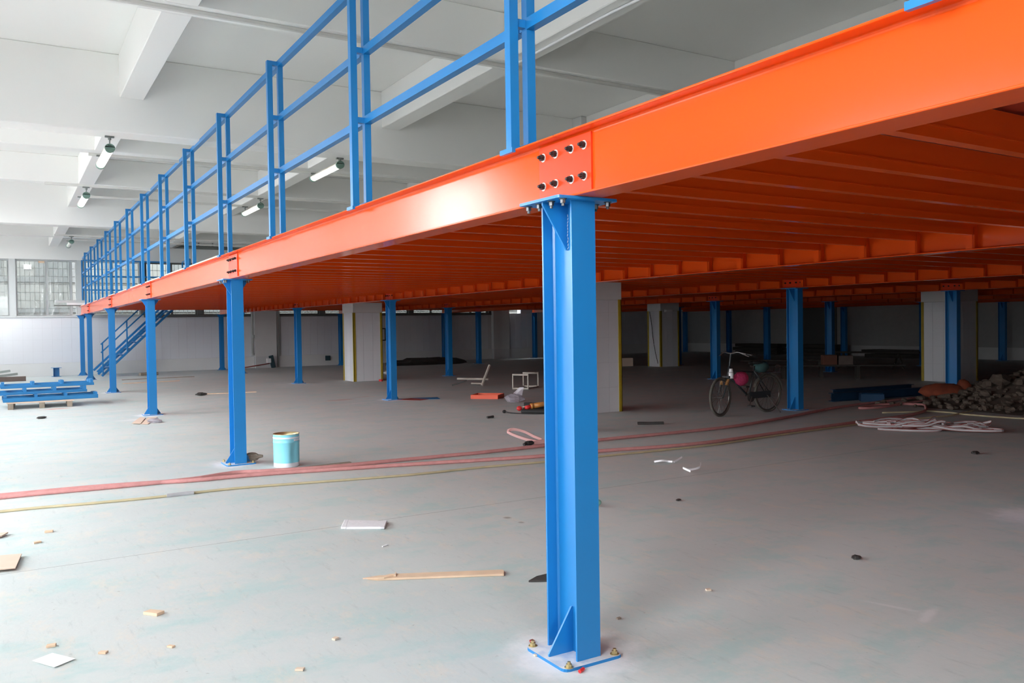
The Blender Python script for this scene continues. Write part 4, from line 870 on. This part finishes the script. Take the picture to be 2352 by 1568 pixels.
for i in range(14):
    a0, a1 = R(20+11*i), R(31+11*i); r = 0.35
    mg.add([(r*math.cos(a0), -0.03, 0.32+r*math.sin(a0)), (r*math.cos(a0), 0.03, 0.32+r*math.sin(a0)), (r*math.cos(a1), 0.03, 0.32+r*math.sin(a1)), (r*math.cos(a1), -0.03, 0.32+r*math.sin(a1))], [(0, 1, 2, 3)])
obj('mudguard', mg, 'tyre', bk)
cr = obj('crankset', MB().cyl((0.46, 0.05, 0.29), (0.46, 0.056, 0.29), 0.09, 20).cyl((0.46, 0.07, 0.29), (0.53, 0.08, 0.14), 0.009, 6).cyl((0.46, -0.07, 0.29), (0.39, -0.08, 0.44), 0.009, 6), 'chrome', bk)
obj('pedal', MB().box(0.49, 0.58, 0.08, 0.17, 0.13, 0.155), 'dirty_black', cr); obj('pedal', MB().box(0.34, 0.43, -0.17, -0.08, 0.43, 0.455), 'dirty_black', cr)
obj('chain_guard', MB().box(0.0, 0.5, 0.06, 0.065, 0.26, 0.37), 'bike', bk); obj('kickstand', MB().cyl((0.1, 0.08, 0.3), (-0.02, 0.26, 0.01), 0.009, 6), 'chrome', bk)
thing('pink_bag', MB().ball((0, 0, 0), 0.17, 0.09, 0.12, 16, 10, 0.04), 'pink', 'bright pink quilted bag hanging on the bicycle frame', 'bag', (8.22, 6.72, 0.60), R(5), smooth=True)
thing('white_bottle', MB().cyl((0, 0, 0), (0, 0, 0.10), 0.04, 12).cyl((0, 0, 0.105), (0, 0, 0.16), 0.035, 12, 0.028), 'paper', 'white bottle bundle tied at the bicycle head tube', 'bottle', (7.93, 6.66, 0.62), smooth=True)
thing('teal_cloth', MB().ball((0, 0, 0), 0.15, 0.11, 0.10, 12, 7, 0.12), 'teal', 'dark teal cloth draped on the bicycle rack', 'cloth', (8.70, 6.72, 0.775), smooth=True)

# ------------------------------------------------------------------ dark far right
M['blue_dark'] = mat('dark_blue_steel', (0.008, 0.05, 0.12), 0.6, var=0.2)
def hb_beam(name, L, label, loc, rz):
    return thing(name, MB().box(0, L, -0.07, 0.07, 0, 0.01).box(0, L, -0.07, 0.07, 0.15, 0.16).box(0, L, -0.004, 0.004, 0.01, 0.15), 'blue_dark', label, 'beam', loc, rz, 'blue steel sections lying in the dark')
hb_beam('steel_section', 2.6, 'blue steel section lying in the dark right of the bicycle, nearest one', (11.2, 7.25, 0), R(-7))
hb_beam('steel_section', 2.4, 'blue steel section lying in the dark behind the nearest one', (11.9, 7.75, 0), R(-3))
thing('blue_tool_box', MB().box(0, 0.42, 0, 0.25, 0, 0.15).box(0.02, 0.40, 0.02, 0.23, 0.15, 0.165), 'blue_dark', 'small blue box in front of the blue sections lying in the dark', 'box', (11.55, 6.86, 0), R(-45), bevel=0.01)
rb = MB(); rn = random.Random(11)
for i in range(650):
    u, v = rn.random(), rn.random(); x = 11.3+4.8*u; y = 3.4+3.0*v+0.2*u
    hh = 0.62*math.exp(-((x-14.2)/1.7)**2-((y-4.7)/1.3)**2); s = rn.uniform(0.025, 0.10)*(0.6+hh)
    z = hh*rn.uniform(0.75, 1.0)
    if hh < 0.05 and rn.random() < 0.6: continue
    rb.ball((x, y, z+s*0.35), s*rn.uniform(0.8, 1.4), s*rn.uniform(0.8, 1.3), s*rn.uniform(0.5, 0.9), 6, 4, 0.25)
nn = 16; base = len(rb.v); v = []
for j in range(nn+1):
    for i in range(nn+1):
        x = 11.4+5.2*i/nn; y = 3.0+3.6*j/nn; v.append((x, y, 0.62*math.exp(-((x-14.2)/1.7)**2-((y-4.7)/1.3)**2)-0.03))
rb.add(v, [(j*(nn+1)+i, j*(nn+1)+i+1, (j+1)*(nn+1)+i+1, (j+1)*(nn+1)+i) for j in range(nn) for i in range(nn)])
tag(obj('rubble_heap', rb, 'rock'), 'heap of brown rubble and broken stone at the right edge', 'rubble', kind='stuff')
for x, y, s, lb in ((11.7, 4.75, 0.09, 'grey stone at the left tip of the rubble heap'), (12.3, 5.5, 0.10, 'pale stone below the red sack'), (12.9, 5.0, 0.17, 'big pale broken stone on top of the rubble heap')):
    thing('stone', MB().ball((0, 0, s*0.55), s*1.25, s, s*0.65, 8, 5, 0.2), 'rock', lb, 'stone', (x, y, 0 if s < 0.15 else 0.35), group='stones on the rubble')
sk = MB().ball((0, 0, 0.17), 0.42, 0.2, 0.17, 14, 8, 0.1).ball((0.34, 0.0, 0.26), 0.13, 0.12, 0.16, 9, 5, 0.15)
thing('rubble_sack', sk, 'sackred', 'red and yellow woven sack lying before the blue column by the rubble', 'sack', (12.75, 5.95, 0), R(-45), smooth=True)
tt = empty('trestle_bench', (20.6, 14.2, 0), R(-62), 'long dark trestle bench in the dark in front of the right wall', 'bench')
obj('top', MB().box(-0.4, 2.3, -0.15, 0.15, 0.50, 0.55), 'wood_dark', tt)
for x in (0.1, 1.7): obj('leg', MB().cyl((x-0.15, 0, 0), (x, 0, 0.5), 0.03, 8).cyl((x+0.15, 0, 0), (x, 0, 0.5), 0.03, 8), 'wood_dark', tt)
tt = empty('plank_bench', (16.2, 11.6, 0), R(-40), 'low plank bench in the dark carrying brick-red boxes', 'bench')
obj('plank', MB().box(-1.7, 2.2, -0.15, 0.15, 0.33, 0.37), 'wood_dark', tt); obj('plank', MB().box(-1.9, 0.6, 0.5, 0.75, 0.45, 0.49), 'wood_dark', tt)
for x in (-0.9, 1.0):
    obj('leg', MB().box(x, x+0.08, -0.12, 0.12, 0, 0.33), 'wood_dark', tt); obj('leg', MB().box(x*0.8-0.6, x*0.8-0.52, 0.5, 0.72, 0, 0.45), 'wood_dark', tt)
thing('brick_box', MB().box(0, 0.36, 0, 0.3, 0, 0.26), 'brick', 'brick-red carton on the plank bench, left of two', 'carton', (16.25, 11.42, 0.372), R(-40), 'cartons on the bench', bevel=0.01)
thing('brick_box', MB().box(0, 0.36, 0, 0.3, 0, 0.24), 'rust', 'dark brown carton on the plank bench, right of two', 'carton', (16.56, 11.16, 0.372), R(-40), 'cartons on the bench', bevel=0.01)
thing('carton', MB().box(0, 0.42, 0, 0.4, 0, 0.3), 'card', 'dim brown carton on the floor left of the dark pillar', 'carton', (16.75, 20.5, 0), R(-20), bevel=0.01)
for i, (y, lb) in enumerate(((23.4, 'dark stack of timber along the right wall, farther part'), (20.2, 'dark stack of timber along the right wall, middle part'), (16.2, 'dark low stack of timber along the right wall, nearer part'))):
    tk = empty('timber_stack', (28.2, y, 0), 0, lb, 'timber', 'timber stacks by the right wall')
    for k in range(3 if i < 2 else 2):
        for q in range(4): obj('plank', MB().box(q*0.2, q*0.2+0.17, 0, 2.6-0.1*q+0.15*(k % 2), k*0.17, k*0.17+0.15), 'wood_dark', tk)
thing('debris_heap', MB().ball((0, 0, 0.08), 1.7, 0.4, 0.20, 18, 7, 0.22), 'wood_dark', 'low dark debris heap on the floor near the far wall, right of the pillar', 'debris', (12.3, 27.6, 0))
